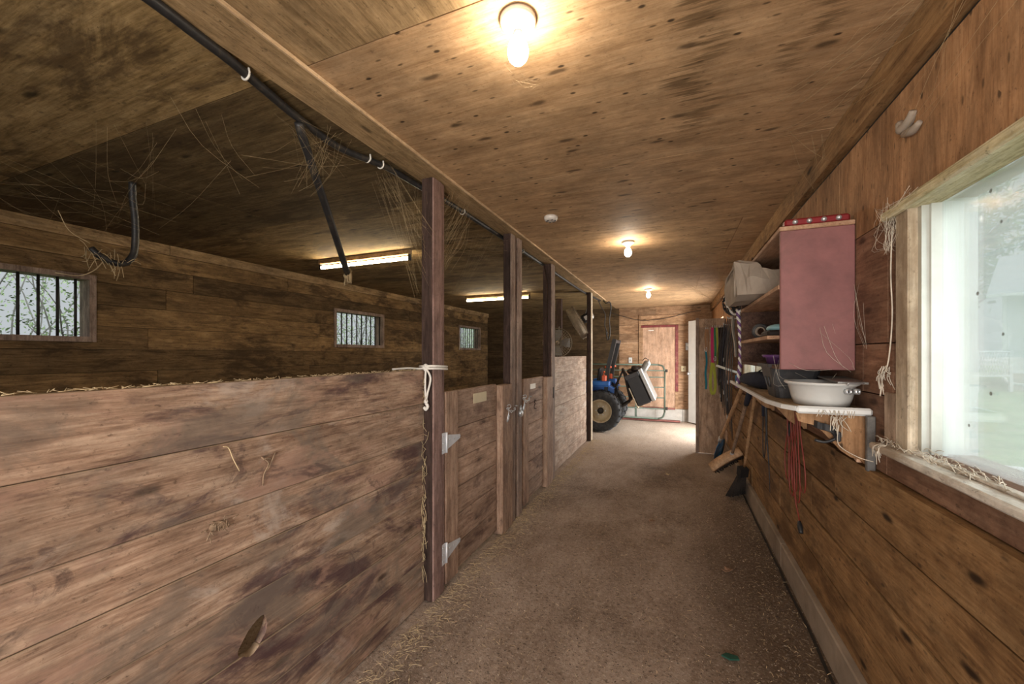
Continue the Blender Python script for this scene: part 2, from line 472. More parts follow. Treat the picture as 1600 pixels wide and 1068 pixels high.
M['curb'] = plain('grey_footing', (.30, .235, .175), .85, var=.25, scale=5, dirt=(.17, .12, .08), dirt_amt=.6, bump=.3)
M['porcelain'] = plain('dusty_porcelain', (.72, .66, .60), .35, var=.06, dirt=(.40, .30, .22), dirt_amt=.35)
M['bulb'] = emit('lit_bulb', (1, .86, .68), BULB_L)
M['tube'] = emit('lit_tube', (1, .83, .55), TUBE_L)
M['steel'] = plain('galvanised_steel', (.62, .64, .66), .35, .75, var=.15, scale=20)
M['hinge'] = plain('painted_hinge_steel', (.66, .67, .70), .5, .3, var=.1, scale=20, dirt=(.42, .36, .32), dirt_amt=.4)
M['metal_dark'] = plain('dusty_dark_metal', (.12, .115, .11), .5, .4, var=.3, dirt=(.35, .32, .28), dirt_amt=.5)
M['iron'] = plain('dark_iron', (.035, .03, .027), .6, .5, var=.2)
M['blackp'] = plain('black_plastic', (.018, .018, .02), .5, var=.2)
M['blackr'] = plain('dusty_black_rubber', (.032, .034, .037), .8, var=.3, scale=20, dirt=(.10, .09, .08), dirt_amt=.5)
M['cable'] = plain('dusty_black_cable', (.02, .019, .02), .5, var=.3, scale=30, dirt=(.10, .075, .045), dirt_amt=.4)
M['blue'] = plain('tractor_blue', (.015, .14, .52), .35, var=.12)
M['rim'] = plain('cream_wheel_rim', (.50, .41, .27), .5, var=.15, dirt=(.22, .15, .09), dirt_amt=.6)
M['orange'] = plain('orange_red', (.72, .13, .05), .4, var=.1)
M['greygreen'] = plain('green_grey_gate_paint', (.085, .115, .085), .5, .2, var=.2)
M['rope'] = plain('white_cotton_rope', (.74, .70, .64), .9, var=.1, scale=60, bump=.4)
M['straw'] = plain('straw', (.50, .38, .22), .9, var=.5, scale=3)
M['twine'] = plain('pale_twine', (.62, .55, .45), .9, var=.3, scale=20)
M['darktwig'] = plain('dry_twig', (.24, .16, .10), .9, var=.4, scale=60)
M['web'] = plain('dusty_cobweb', (.36, .26, .14), .95, var=.3)
M['enamel'] = plain('white_enamel', (.60, .60, .58), .35, var=.06, scale=6, dirt=(.50, .43, .36), dirt_amt=.35)
M['greyp'] = plain('charcoal_plastic', (.034, .034, .037), .5, var=.2, dirt=(.13, .12, .11), dirt_amt=.4)
M['purple'] = plain('purple_plastic', (.13, .05, .17), .4, var=.1)
M['navy'] = plain('navy_fabric', (.018, .02, .035), .95, var=.3, bump=.3)
M['sack'] = plain('grey_tan_sack', (.33, .27, .215), .9, var=.18, scale=7, dirt=(.22, .17, .12), dirt_amt=.5, bump=.15)
M['teal'] = plain('teal_web', (.02, .19, .25), .8, var=.15)
M['lightblue'] = plain('pale_blue_plastic', (.30, .55, .62), .5, var=.1)
M['tan'] = plain('tan_leather', (.38, .20, .10), .6, var=.2)
M['pink'] = plain('pink_web', (.60, .04, .16), .8, var=.1)
M['lime'] = plain('yellow_green_web', (.42, .44, .06), .8, var=.15)
M['green'] = plain('green_web', (.03, .22, .10), .8, var=.15)
M['darkleather'] = plain('dark_leather', (.022, .016, .014), .6, var=.3)
M['cordred'] = plain('red_cord', (.20, .03, .018), .5, var=.15)
M['handle'] = wood('tool_handle_wood', (.28, .15, .07), (.42, .25, .13), (.54, .35, .20), 'Z', .55, knots=0, tone=.2)
M['handle_old'] = wood('grey_handle_wood', (.17, .11, .07), (.28, .19, .13), (.38, .27, .20), 'Z', .6, knots=0, tone=.2)
M['broomwood'] = wood('broom_block_wood', (.30, .17, .09), (.45, .28, .16), (.54, .36, .22), 'Y', .6, knots=0, tone=.2)
M['bristle'] = plain('dark_bristles', (.025, .018, .014), .9, var=.4, scale=60)
M['bluetool'] = plain('worn_blue_paint', (.03, .16, .34), .5, var=.2, dirt=(.45, .46, .47), dirt_amt=.6)
M['plate'] = plain('cream_name_plate', (.62, .52, .33), .5, var=.08)
M['platew'] = plain('white_name_plate', (.74, .68, .58), .5, var=.06)
M['rustred'] = wood('red_floor_rail', (.14, .05, .04), (.22, .085, .07), (.32, .15, .12), 'X', .8, knots=0)
M['fan'] = plain('dusty_fan_guard', (.30, .24, .17), .8, .2, var=.25, scale=20)
M['silver'] = plain('dull_aluminium', (.30, .29, .275), .4, .6, var=.15, dirt=(.2, .16, .11), dirt_amt=.4)

def floor_mat():
    m, nt, b = newmat('dirt_covered_concrete')
    raw, v = coords(nt)
    n1 = noise(nt, raw, 1.1, 6, .6, .4)
    n2 = noise(nt, raw, 34., 6, .75)
    n3 = noise(nt, raw, (7, 2.4, 1), 6, .7, .6)
    f = math_(nt, 'ADD', math_(nt, 'MULTIPLY', n1, .45), math_(nt, 'ADD', math_(nt, 'MULTIPLY', n2, .3), math_(nt, 'MULTIPLY', n3, .25)))
    col = ramp(nt, f, [(.36, (.12, .083, .059)), (.46, (.29, .215, .162)), (.55, (.43, .335, .265)), (.66, (.56, .465, .385))])
    # swept pale streaks; window side darkened, its shade put into the colour
    st = noise(nt, raw, (9, 38, 1), 4, .7, .8)
    col = mixc(nt, math_(nt, 'MULTIPLY', step(nt, st, .56, .72), .35), col, (.38, .31, .25))
    sp = nd(nt, 'ShaderNodeSeparateXYZ', {0: raw})
    side_shade = math_(nt, 'MULTIPLY', step(nt, math_(nt, 'ADD', sp.outputs[0], math_(nt, 'MULTIPLY', n1, .9)), .38, .92),
                math_(nt, 'SUBTRACT', 1., step(nt, math_(nt, 'ADD', sp.outputs[1], math_(nt, 'MULTIPLY', n1, 1.5)), 3.6, 6.2)))
    col = mixc(nt, math_(nt, 'MULTIPLY', side_shade, .78), col, (.075, .043, .020))
    clr = step(nt, math_(nt, 'ADD', sp.outputs[1], math_(nt, 'MULTIPLY', n1, 2.)), 5.2, 7.6)  # paler far end: daylight from the side doorway put into the floor colour
    col = mixc(nt, math_(nt, 'MULTIPLY', clr, .55), col, (.42, .34, .26))
    g1 = noise(nt, raw, (75, 60, 1), 5, .8)
    col = mixc(nt, math_(nt, 'MULTIPLY', step(nt, g1, .56, .62), .7), col, (.56, .49, .42))
    g2 = noise(nt, raw, (52, 70, 1), 5, .8, .4)
    col = mixc(nt, math_(nt, 'MULTIPLY', step(nt, g2, .55, .62), .75), col, (.045, .03, .02))
    nt.links.new(col, b.inputs['Base Color'])
    b.inputs['Roughness'].default_value = .85
    b.inputs['Specular IOR Level'].default_value = .3
    hgt = math_(nt, 'ADD', math_(nt, 'MULTIPLY', n2, .6), math_(nt, 'MULTIPLY', noise(nt, raw, 120., 4, .7), .4))
    bp = nd(nt, 'ShaderNodeBump', {'Height': hgt, 'Strength': .7, 'Distance': .012})
    nt.links.new(bp.outputs[0], b.inputs['Normal'])
    return m
M['floor'] = floor_mat()

def pane_mat(name, dust, spots=True):
    """dirty window glass: clear, a thin sheen, and a film of dust that scatters daylight"""
    m, nt, b = newmat(name)
    nt.nodes.remove(b)
    out = nt.nodes['Material Output']
    raw, v = coords(nt)
    n = noise(nt, raw, (3, 2.2, 1.2), 6, .65, .5)
    tr = nd(nt, 'ShaderNodeBsdfTransparent', {'Color': (.97, .99, .98, 1)})
    tl = nd(nt, 'ShaderNodeBsdfTranslucent', {'Color': (.70, .73, .70, 1)})
    f = math_(nt, 'ADD', dust-.12, math_(nt, 'MULTIPLY', n, .24))
    mx = nd(nt, 'ShaderNodeMixShader', {0: f, 1: tr.outputs[0], 2: tl.outputs[0]})
    cur = mx.outputs[0]
    if spots:
        vo = nd(nt, 'ShaderNodeTexVoronoi', {'Vector': raw, 'Scale': 17.})
        k = math_(nt, 'MULTIPLY', math_(nt, 'SUBTRACT', 1., step(nt, vo.outputs['Distance'], .06, .12)), step(nt, nd(nt, 'ShaderNodeSeparateXYZ', {0: vo.outputs['Color']}).outputs[0], .72, .75))
        df = nd(nt, 'ShaderNodeBsdfDiffuse', {'Color': (.1, .085, .06, 1)})
        cur = nd(nt, 'ShaderNodeMixShader', {0: math_(nt, 'MULTIPLY', k, .8), 1: cur, 2: df.outputs[0]}).outputs[0]
    gl = nd(nt, 'ShaderNodeBsdfGlossy', {'Color': (1, 1, 1, 1), 'Roughness': .03})
    fr = nd(nt, 'ShaderNodeFresnel', {'IOR': 1.45})
    cur = nd(nt, 'ShaderNodeMixShader', {0: math_(nt, 'MULTIPLY', fr.outputs[0], .6), 1: cur, 2: gl.outputs[0]}).outputs[0]
    nt.links.new(cur, out.inputs['Surface'])
    return m
M['pane'] = pane_mat('dusty_glass', .22)
M['leaf'] = plain('tree_leaves', (.075, .125, .055), .8, var=.5, scale=2)
M['leaf_pale'] = plain('pale_leaves', (.22, .29, .15), .8, var=.4, scale=2)
M['greytwig'] = plain('grey_twigs', (.16, .155, .13), .9, var=.4)
M['bark'] = plain('bark', (.10, .085, .07), .9, var=.3)
M['lawn'] = plain('lawn_grass', (.19, .29, .13), .95, var=.3, scale=1.5, dirt=(.30, .32, .20), dirt_amt=.5)
M['siding'] = plain('white_siding', (.72, .74, .75), .7, var=.03)
M['roof'] = plain('grey_shingles', (.34, .35, .36), .9, var=.2)
M['lattice'] = plain('grey_lattice', (.52, .54, .54), .8, var=.1)

# ------------------------------------------------------------------ the setting
XL, XR, YF, YB, ZC = -4.45, .70, 9.2, -2.2, 2.45

mb = MB()
nx, ny = 48, 100
for iy in range(ny+1):
    for ix in range(nx+1):
        x = XL-.1+(XR+.3-XL)*ix/nx; y = YB-.2+(YF+.4-YB)*iy/ny
        z = 0. if (ix in (0, nx) or iy in (0, ny)) else (mnoise.noise(Vector((x*1.3, y*1.3, 0)))-.5)*.012 - .002
        mb.v.append(Vector((x, y, min(z, .002))))
for iy in range(ny):
    for ix in range(nx):
        a = iy*(nx+1)+ix
        mb.f.append((a, a+1, a+nx+2, a+nx+1)); mb.tone.append(.5); mb.seed.append(0.); mb.mi.append(0); mb.sm.append(True)
mb.box(XL-.1, XR+.2, YB-.2, YF+.2, -.2, -.05)
structure('floor', mb, M['floor'], 'dirt and straw strewn concrete barn floor')

# ceiling: plywood sheets laid across
def sheets(mb, x0, x1, y0, step_, y1, z, t, xs=(), tones=None, g=.0022, turned=False):
    y = y0; i = 0
    while y < y1:
        ye = min(y+step_, y1)
        cuts = [x0]+[c for c in (xs[i % len(xs)] if xs else ())]+[x1]
        for a, b_ in zip(cuts, cuts[1:]):
            mb.set(tones[i] if tones and i < len(tones) else .3+.4*R.random(), m=1 if (turned and i == 2) else 0)
            mb.box(a+g, b_-g, y+g, ye-g, z, z+t)
        y = ye; i += 1
seam0 = 1.068-1.2*3
mb = MB()
sheets(mb, -1.24, XR+.12, seam0, 1.19, YF, ZC, .012, xs=((), (), (), (), (), (.47,), (), (.3,), ()), tones=[.6, .7, .62, .42, .52, .5, .58, .5, .6], turned=True)
mb.set(.1, m=0).box(-1.24, XR+.2, YB-.2, YF+.2, ZC+.014, ZC+.05)
c1 = structure('ceiling', mb, [M['ply'], M['strip']], 'plywood ceiling over the corridor')
mb = MB()
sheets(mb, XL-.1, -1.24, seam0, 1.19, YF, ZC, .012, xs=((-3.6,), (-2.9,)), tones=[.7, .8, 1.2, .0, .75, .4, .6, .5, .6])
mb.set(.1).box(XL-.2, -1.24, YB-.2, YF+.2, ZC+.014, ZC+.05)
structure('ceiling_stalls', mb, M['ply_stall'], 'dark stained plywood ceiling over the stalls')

# header strip with a raw bright edge
mb = MB()
for a, b_, t in ((YB, 1.62, .9), (1.62, 4.06, .45), (4.06, 7.66, .6)):
    mb.set(t).box(-1.385, -1.222, a+.002, b_-.002, ZC-.016, ZC-.001)
structure('trim_1', mb, M['strip'], 'plywood strip along the stall line')
mb = MB(); mb.set(.5)
mb.box(-1.2215, -1.214, YB, 7.66, ZC-.016, ZC-.002)
structure('trim_2', mb, M['edge'], 'raw light edge of the plywood strip')

def plank_wall(mb, plane, face, out, u0, u1, zs, openings=(), t=.022, gap=.0022, lens=(1.6, 3.6), tones=None, joints=None, lip=.0035):
    """rows of boards on the plane X=face or Y=face; the boards go from face to face+out*t; holes (u0,u1,z0,z1)"""
    def bx(a, b_, z0, z1, d0, d1):
        lo, hi = min(d0, d1), max(d0, d1)
        if plane == 'X': mb.box(lo, hi, a, b_, z0, z1)
        else: mb.box(a, b_, lo, hi, z0, z1)
    def split(a, b_, z0, z1):
        segs = [(a, b_)]
        for (p, q, r, s_) in openings:
            if r < z1-1e-6 and s_ > z0+1e-6:
                ns = []
                for (c, d) in segs:
                    if q <= c or p >= d: ns.append((c, d)); continue
                    if p > c: ns.append((c, p))
                    if q < d: ns.append((q, d))
                segs = ns
        return segs
    for i, (z0, z1) in enumerate(zip(zs, zs[1:])):
        cuts = sorted({z0, z1} | {z for o in openings for z in o[2:] if z0 < z < z1})
        if joints is not None: ends = [u0]+list(joints[i % len(joints)])+[u1]
        else:
            ends = [u0]; p = u0 + R.uniform(.4, lens[1])
            while p < u1-.5: ends.append(p); p += R.uniform(*lens)
            ends.append(u1)
        for a, b_ in zip(ends, ends[1:]):
            mb.set(tones[i] if tones and tones[i] is not None else None)
            dd = R.uniform(0, lip)
            for c0, c1_ in zip(cuts, cuts[1:]):
                g0 = gap if c0 == z0 else 0; g1 = gap if c1_ == z1 else 0
                for (p, q) in split(a, b_, c0, c1_):
                    bx(p+(gap if p == a else 0), q-(gap if q == b_ else 0), c0+g0, c1_-g1, face+out*(dd if lip < .1 else 0), face+out*t)
    # weatherproof sheathing behind the boards
    mb.set(.0)
    cuts = sorted({zs[0], zs[-1]} | {z for o in openings for z in o[2:] if zs[0] < z < zs[-1]})
    for c0, c1_ in zip(cuts, cuts[1:]):
        for (p, q) in split(u0, u1, c0, c1_): bx(p-(.16 if p == u0 else 0), q+(.16 if q == u1 else 0), c0, c1_+(.02 if c1_ == zs[-1] else 0), face+out*(t+.0005), face+out*.15)

# left (back of the stalls) wall with three barred windows
BW = [(.74, 1.71, 1.55, 2.04), (4.26, 5.235, 1.55, 2.04), (7.75, 8.74, 1.55, 2.04)]
mb = MB()
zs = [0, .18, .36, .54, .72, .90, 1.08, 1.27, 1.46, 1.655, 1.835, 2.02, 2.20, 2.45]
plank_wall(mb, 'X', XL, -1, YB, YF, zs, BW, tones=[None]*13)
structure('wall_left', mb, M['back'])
mb = MB()
for a, b_ in ((YB, 2.25), (2.25, 5.3), (5.3, YF)):
    mb.set().box(XL, XL+.028, a+.002, b_-.002, 2.355, ZC-.003)
structure('trim_3', mb, M['back_trim'], 'pale eave board under the stall ceiling')

# far wall
mb = MB()
DO = (-.70, .06, .25, 2.05)
zsf = [.25, .43, .62, .80, .98, 1.15, 1.33, 1.51, 1.69, 1.87, 2.06, 2.27, 2.45]
plank_wall(mb, 'Y', YF, 1, -1.17, XR+.15, zsf, [DO], lens=(.5, 1.6))
structure('wall_far', mb, M['far'])
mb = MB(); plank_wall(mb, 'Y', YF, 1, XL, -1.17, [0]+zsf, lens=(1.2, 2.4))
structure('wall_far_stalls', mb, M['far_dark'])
mb = MB()
for a, b_ in ((-1.17, -.83), (-.83, -.40), (-.40, .14), (.14, XR+.15)):
    mb.set().box(a+.002, b_-.002, YF-.05, YF+.15, -.02, .248, bev=.004)
structure('baseboard_far', mb, M['concrete'], 'pale concrete footing under the far wall')

# right wall
W1 = (.34, 1.785, 1.09, 1.90)
W2 = (3.62, 5.02, 1.12, 1.88)
D2 = (7.05, 8.42, 0, 2.02)
mb = MB()
plank_wall(mb, 'X', XR-.022, 1, YB, YF, [.15, .345, .555, .77, .985], [D2], t=.044, gap=.005, lip=.008, joints=[(1.0, 4.4), (.1, 3.3, 5.9), (2.62, 5.2), (2.26, 4.75)], tones=[.6, .5, .55, .45])
structure('wall_right', mb, M['rwall'])
mb = MB()
plank_wall(mb, 'X', XR, 1, YB, YF, [.985, 1.09], [D2], t=.02, joints=[(1.83, 4.2)], tones=[.35])
plank_wall(mb, 'X', XR, 1, YB, YF, [1.09, 1.27, 1.46, 1.90], [W1, W2, D2], t=.02, lens=(.8, 2.), joints=[(1.83, 2.1), (1.83, 2.02, 3.3), (1.82, 3.0)])
structure('wall_right_middle', mb, M['rboard'])
mb = MB()
plank_wall(mb, 'X', XR, 1, YB, YF, [1.90, 2.30], [W1, W2, D2], t=.02, joints=[(1.05, 2.27, 3.49, 4.7, 5.9)])
structure('wall_right_upper', mb, M['rply'])
mb = MB()
for a, b_ in ((YB, 2.9), (2.9, 6.2), (6.2, YF)): mb.set().box(XR-.03, XR+.15, a, b_-.003, 2.315, ZC-.003)
structure('trim_4', mb, M['rwall'], 'long board where the right wall meets the ceiling')
mb = MB(); mb.set(.5).box(XR+.01, XR+.15, YB, YF, 2.30, 2.316)
structure('trim_5', mb, M['iron'], 'dark gap under the ceiling board')
mb = MB()
for a, b_ in ((YB, 1.62), (1.62, 3.15), (3.15, 5.1), (5.1, 7.05), (8.42, YF)): mb.set().box(XR-.045, XR+.15, a+.001, b_-.001, -.03, .15, bev=.006)
structure('baseboard_right', mb, M['curb'], 'grey footing along the right wall')
# wall behind the camera with its wide doorway
mb = MB()
plank_wall(mb, 'Y', YB, -1, XL, XR+.15, [0, .2, .4, .6, .8, 1., 1.2, 1.4, 1.6, 1.8, 2.0, 2.2, 2.45], [(-1.2, .68, 0, 2.2)])
structure('wall_back', mb, M['rwall'])

# ---- windows
# big window on the right
mb = MB(); mb.set(.5)
mb.box(XR+.055, XR+.061, .38, 1.655, 1.105, 1.885)
win = bpy.data.objects.new('window_1', None); COL.objects.link(win); win.location = (XR, 1.02, 1.09); win['kind'] = 'structure'
win['label'] = 'large dusty window looking out on the lawn'
part('pane', mb, M['pane'], win)
mb = MB(); mb.set(.6)
mb.box(XR-.012, XR+.06, 1.655, 1.735, 1.09, 1.90, bev=.004); mb.box(XR-.012, XR+.06, .30, .385, 1.09, 1.90, bev=.004)
part('jamb', mb, M['cream'], win)
mb = MB(); mb.set(.5)
for y0, y1 in ((1.635, 1.655), (.385, .405)):
    mb.box(XR+.012, XR+.05, y0, y1, 1.105, 1.885); mb.box(XR+.03, XR+.068, y0-.012, y1-.008, 1.105, 1.885)
part('track', mb, M['alu'], win)
mb = MB(); mb.set(.2); mb.box(XR+.035, XR+.0605, 1.735, 1.784, 1.10, 1.885); part('gap_shade_strip', mb, M['post'], win, 'dark strip standing in for shade in the gap beside the jamb')  # dark backing added so the gap beside the jamb looks shaded
mb = MB(); mb.set(.6); mb.box(XR-.006, XR+.033, 1.737, 1.83, 1.104, 1.285, bev=.004); part('filler_block', mb, M['sackwood'], win, 'pale wooden filler block')
mb = MB(); mb.set(.5)
mb.box(XR-.03, XR+.06, .28, 1.80, 1.885, 1.915, bev=.006); mb.box(XR-.012, XR+.012, .28, 1.78, 1.915, 1.93, bev=.003)
part('head_casing', mb, M['yellow'], win)
mb = MB(); mb.set(.6)
mb.box(XR-.05, XR+.06, .25, 1.83, 1.078, 1.103, bev=.006); mb.box(XR-.005, XR+.02, .3, 1.72, 1.103, 1.112, bev=.003)
part('sill', mb, M['white_wood'], win)
mb = MB(); mb.set(.5)
mb.box(XR+.061, XR+.13, 1.655, 1.79, 1.09, 1.90); mb.box(XR+.13, XR+.155, 1.662, 1.80, 1.04, 1.96)
mb.box(XR+.061, XR+.15, .34, .38, 1.09, 1.90)
mb.box(XR+.061, XR+.17, .34, 1.79, 1.075, 1.10)
part('outer_jamb', mb, M['vinyl_out'], win)
# small window behind the shelf
win = bpy.data.objects.new('window_2', None); COL.objects.link(win); win.location = (XR, 4.32, 1.12); win['kind'] = 'structure'
win['label'] = 'window partly hidden behind the shelf'
mb = MB(); mb.set(.5).box(XR+.055, XR+.061, 3.66, 4.98, 1.15, 1.85); part('pane', mb, M['pane'], win)
mb = MB(); mb.set(.6)
for b_ in ((3.60, 3.67, 1.12, 1.88), (4.97, 5.04, 1.12, 1.88), (3.67, 4.97, 1.12, 1.155), (3.67, 4.97, 1.845, 1.88), (4.29, 4.33, 1.155, 1.845)):
    mb.box(XR-.005, XR+.075, b_[0], b_[1], b_[2], b_[3], bev=.004)
part('window_frame', mb, M['cream'], win)
# barred windows
nb = [9, 10, 10]
for i, (a, b_, z0, z1) in enumerate(BW):
    win = bpy.data.objects.new('window_%d' % (i+3), None); COL.objects.link(win); win.location = (XL, (a+b_)/2, z0); win['kind'] = 'structure'
    win['label'] = ['small barred window nearest the camera', 'small barred window left of the tall post', 'small barred window deepest in the stalls'][i]
    mb = MB(); mb.set(.4)
    mb.box(XL-.15, XL+.012, a-.03, a+.012, z0-.03, z1+.03); mb.box(XL-.15, XL+.012, b_-.012, b_+.03, z0-.03, z1+.03)
    mb.box(XL-.15, XL+.012, a+.012, b_-.012, z1-.012, z1+.03); mb.box(XL-.15, XL+.03, a+.012, b_-.012, z0-.03, z0+.012)
    part('window_frame', mb, M['post_lt'], win)
    for k in range(nb[i]):
        y = a+.10*(k+.55)
        if i == 0: y = 1.637-.102*k
        if y > b_-.02 or y < a+.02: continue
        mb = MB().set(.5); mb.tube([(XL-.05, y, z0), (XL-.05, y, z1)], .0095, 8, 1)
        part('bar', mb, M['iron'], win)

# ---- doors
dr = bpy.data.objects.new('door_1', None); COL.objects.link(dr); dr.location = (-.32, YF, .25); dr['kind'] = 'structure'
dr['label'] = 'plywood door in red trim at the corridor end'
mb = MB(); mb.set(.5).box(-.655, .0, YF-.005, YF+.03, .27, 2.0); part('door_panel', mb, M['doorply'], dr)
mb = MB(); mb.set(.5)
mb.box(.0, .06, YF-.02, YF+.04, .62, 2.05, bev=.004); mb.box(-.70, .0, YF-.02, YF+.04, 2.0, 2.05, bev=.004)
part('red_trim', mb, M['redpaint'], dr)
mb = MB(); mb.set(.4)
mb.box(.0, .06, YF-.018, YF+.04, .25, .62); mb.box(-.70, -.655, YF-.02, YF+.04, .25, 2.0, bev=.004); mb.box(-.74, -.70, YF-.018, YF, .25, 2.28)
part('door_casing', mb, M['far'], dr)
mb = MB(); mb.set(.9).box(-.70, .20, YF-.014, YF, 2.06, 2.265); part('lintel_board', mb, M['far'], dr)
mb = MB(); mb.set(.5).box(-.655, .0, YF-.06, YF+.03, .235, .268); part('threshold', mb, M['rustred'], dr)
mb = MB(); mb.set(.5); mb.prism([(-.55, 1.945), (-.44, 1.95), (-.43, 1.93), (-.50, 1.925), (-.54, 1.93)], YF-.008, YF-.004); part('paper_scrap', mb, M['rope'], dr)

dr = bpy.data.objects.new('door_2', None); COL.objects.link(dr); dr.location = (.68, 8.42, 0); dr['kind'] = 'structure'
dr['label'] = 'white door standing open beside the partition'
a = Vector((.70, 8.44, 0)); b2 = Vector((.27, 9.0, 0)); d = (b2-a).normalized(); nrm = Vector((-d.y, d.x, 0))
mb = MB(); mb.set(.5)
vs = []
for z in (.02, 2.1):
    for p, q in ((0, -.022), (1, -.022), (1, .022), (0, .022)): vs.append(a+(b2-a)*p+nrm*q+Vector((0, 0, z)))
mb.add(vs, [(3, 2, 1, 0), (4, 5, 6, 7), (0, 1, 5, 4), (1, 2, 6, 5), (2, 3, 7, 6), (3, 0, 4, 7)])
part('door_panel', mb, M['vinyl'], dr)
p = a+(b2-a)*.93
mb = MB(); mb.set(.5)
for sg in (-1, 1):
    mb.lathe([(.012, 0), (.012, .03), (.026, .04), (.028, .06), (.0, .068)], axis_matrix(p+nrm*sg*.022+Vector((0, 0, 1.02)), nrm*sg), 12)
part('door_knob', mb, M['steel'], dr)

# ------------------------------------------------------------------ stall line: panels, posts, gates
def stall_panel(y0, y1, zs, x0, x1, mat, name, label, tones=None, hole=None):
    mb = MB()
    for i, (a, b_) in enumerate(zip(zs, zs[1:])):
        mb.set(tones[i] if tones else None)
        mb.box(x0, x1-R.uniform(0, .004), y0, y1, a+.0009, b_-.0009, bev=.002)
    o = mb.build(name, mat)
    if hole:
        (hy, hz), (ry_, rz_) = hole
        cu = MB(); cu.set(.9).sphere((x1-.02, hy, hz), .12, ry_, rz_, 20, 12, rot=Rx(-.7), wob=.25, ws=25.)
        c = cu.build('cutter', mat)
        md = o.modifiers.new('hole', 'BOOLEAN'); md.object = c; md.operation = 'DIFFERENCE'; md.solver = 'EXACT'
        dg = bpy.context.evaluated_depsgraph_get(); dg.update()
        me = bpy.data.meshes.new_from_object(o.evaluated_get(dg))
        o.modifiers.clear(); old = o.data; o.data = me; bpy.data.meshes.remove(old)
        cm = c.data; bpy.data.objects.remove(c); bpy.data.meshes.remove(cm)
    tag(o, label, 'stall wall')
    return o
stall_panel(YB+.05, 1.925, [0, .076, .239, .412, .60, .763, .925, 1.135, 1.33], -1.368, -1.335, M['front'], 'stall_wall',
            'long stall wall of worn purple-brown boards with a gnawed hole', tones=[.35, .4, .45, .4, .6, .75, .5, .7], hole=((.928, .450), (.042, .060)))
stall_panel(4.44, 6.50, [0, .16, .35, .57, .78, .98, 1.19, 1.39], -1.385, -1.345, M['pale'], 'stall_wall',
            'pale scrubbed stall wall between the far two posts', tones=[.3, .5, .7, .5, .6, .55, .6])

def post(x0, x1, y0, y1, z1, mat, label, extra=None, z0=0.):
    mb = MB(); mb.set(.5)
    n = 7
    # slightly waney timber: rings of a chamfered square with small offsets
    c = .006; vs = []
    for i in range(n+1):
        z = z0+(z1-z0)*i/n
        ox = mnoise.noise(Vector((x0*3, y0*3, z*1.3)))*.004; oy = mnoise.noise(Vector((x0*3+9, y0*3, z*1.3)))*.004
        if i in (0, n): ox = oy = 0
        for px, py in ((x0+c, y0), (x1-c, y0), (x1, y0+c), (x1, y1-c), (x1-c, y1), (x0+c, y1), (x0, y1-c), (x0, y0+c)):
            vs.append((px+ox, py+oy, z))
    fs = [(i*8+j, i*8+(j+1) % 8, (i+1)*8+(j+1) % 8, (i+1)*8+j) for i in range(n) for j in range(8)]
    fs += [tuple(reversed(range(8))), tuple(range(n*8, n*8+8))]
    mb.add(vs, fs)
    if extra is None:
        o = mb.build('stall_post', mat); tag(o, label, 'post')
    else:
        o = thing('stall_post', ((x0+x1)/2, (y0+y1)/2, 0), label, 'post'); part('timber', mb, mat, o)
        mb = MB(); mb.set(.55).box(x1+.0005, x1+.012, y0+.001, y1-.001, .004, z1-.002, bev=.002)  # added board that carries the lit tone of the corridor face
        part('lit_face_board', mb, extra, o, 'added lighter board, lit corridor face put into its colour')
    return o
ZP = ZC-.017
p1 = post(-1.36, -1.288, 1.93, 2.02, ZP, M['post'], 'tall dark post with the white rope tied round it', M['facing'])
mb = MB(); mb.set(.6).box(-1.35, -1.283, 2.021, 2.055, 0, ZP, bev=.003)
o = mb.build('stop_board', M['facing']); tag(o, 'narrow purple-brown board up the far side of the roped post', 'board')
post(-1.345, -1.279, 3.075, 3.165, ZP, M['post'], 'tall post on the near gate\'s latch side', M['post_lt'])
post(-1.335, -1.268, 3.225, 3.325, ZP, M['post_lt'], 'tall thin post just right of the post beside the near gate')
post(-1.36, -1.286, 4.28, 4.40, ZP, M['post'], 'tall dark post between the far gate and the pale wall', M['post_lt'])
post(-1.345, -1.281, 6.51, 6.61, ZP, M['post'], 'tall post in front of the blue tractor', M['cream'])
post(-1.33, -1.255, 2.86, 3.07, 1.172, M['gate_v'], 'waist-high wide upright beside the near gate')
post(-1.335, -1.262, 4.06, 4.275, 1.172, M['gate_v'], 'waist-high wide upright beside the far gate')
mb = MB(); mb.set(.5); mb.prism([(-1.36, 0), (-1.318, 0), (-1.318, .0), (-1.318, 2.2), (-1.36, 2.43)], 4.22, 4.279)
tag(mb.build('brace_board', M['post']), 'dark angled brace up the near side of the far gate post', 'board')

def gate(y0, y1, label, stile_near, stile_far, plate_y, plate_m, digit=False, hinge_near=True):
    g = thing('stall_gate', (-1.30, (y0+y1)/2, 0.03), label, 'gate')
    zs = [.035, .20, .385, .56, .745, .945, 1.175]
    mb = MB()
    for i, (a, b_) in enumerate(zip(zs, zs[1:])):
        mb.set([.15, .55, .5, .75, .6, .3][i])
        k0 = .006*(1 if i else 0)
        mb.box(-1.335, -1.300-R.uniform(0, .002), y0+.004, y1-.004, a+.002, b_-.002+ (.012 if i == 5 else 0), bev=.003)
    part('plank', mb, M['gate'], g)
    if stile_near:
        mb = MB(); mb.set(.6).box(-1.2995, -1.279, y0, y0+stile_near, .03, 1.192, bev=.003); part('stile', mb, M['gate_v'], g)
    if stile_far:
        mb = MB(); mb.set(.55).box(-1.2995, -1.279, y1-stile_far, y1, .03, 1.185, bev=.003); part('stile', mb, M['gate_v'], g)
    mb = MB(); mb.set(.5)
    (pa, pb, pz0, pz1) = plate_y
    mb.box(-1.3002, -1.296, pa, pb, pz0, pz1, bev=.0015)
    part('name_plate', mb, plate_m, g, 'blank pale name plate')
    return g
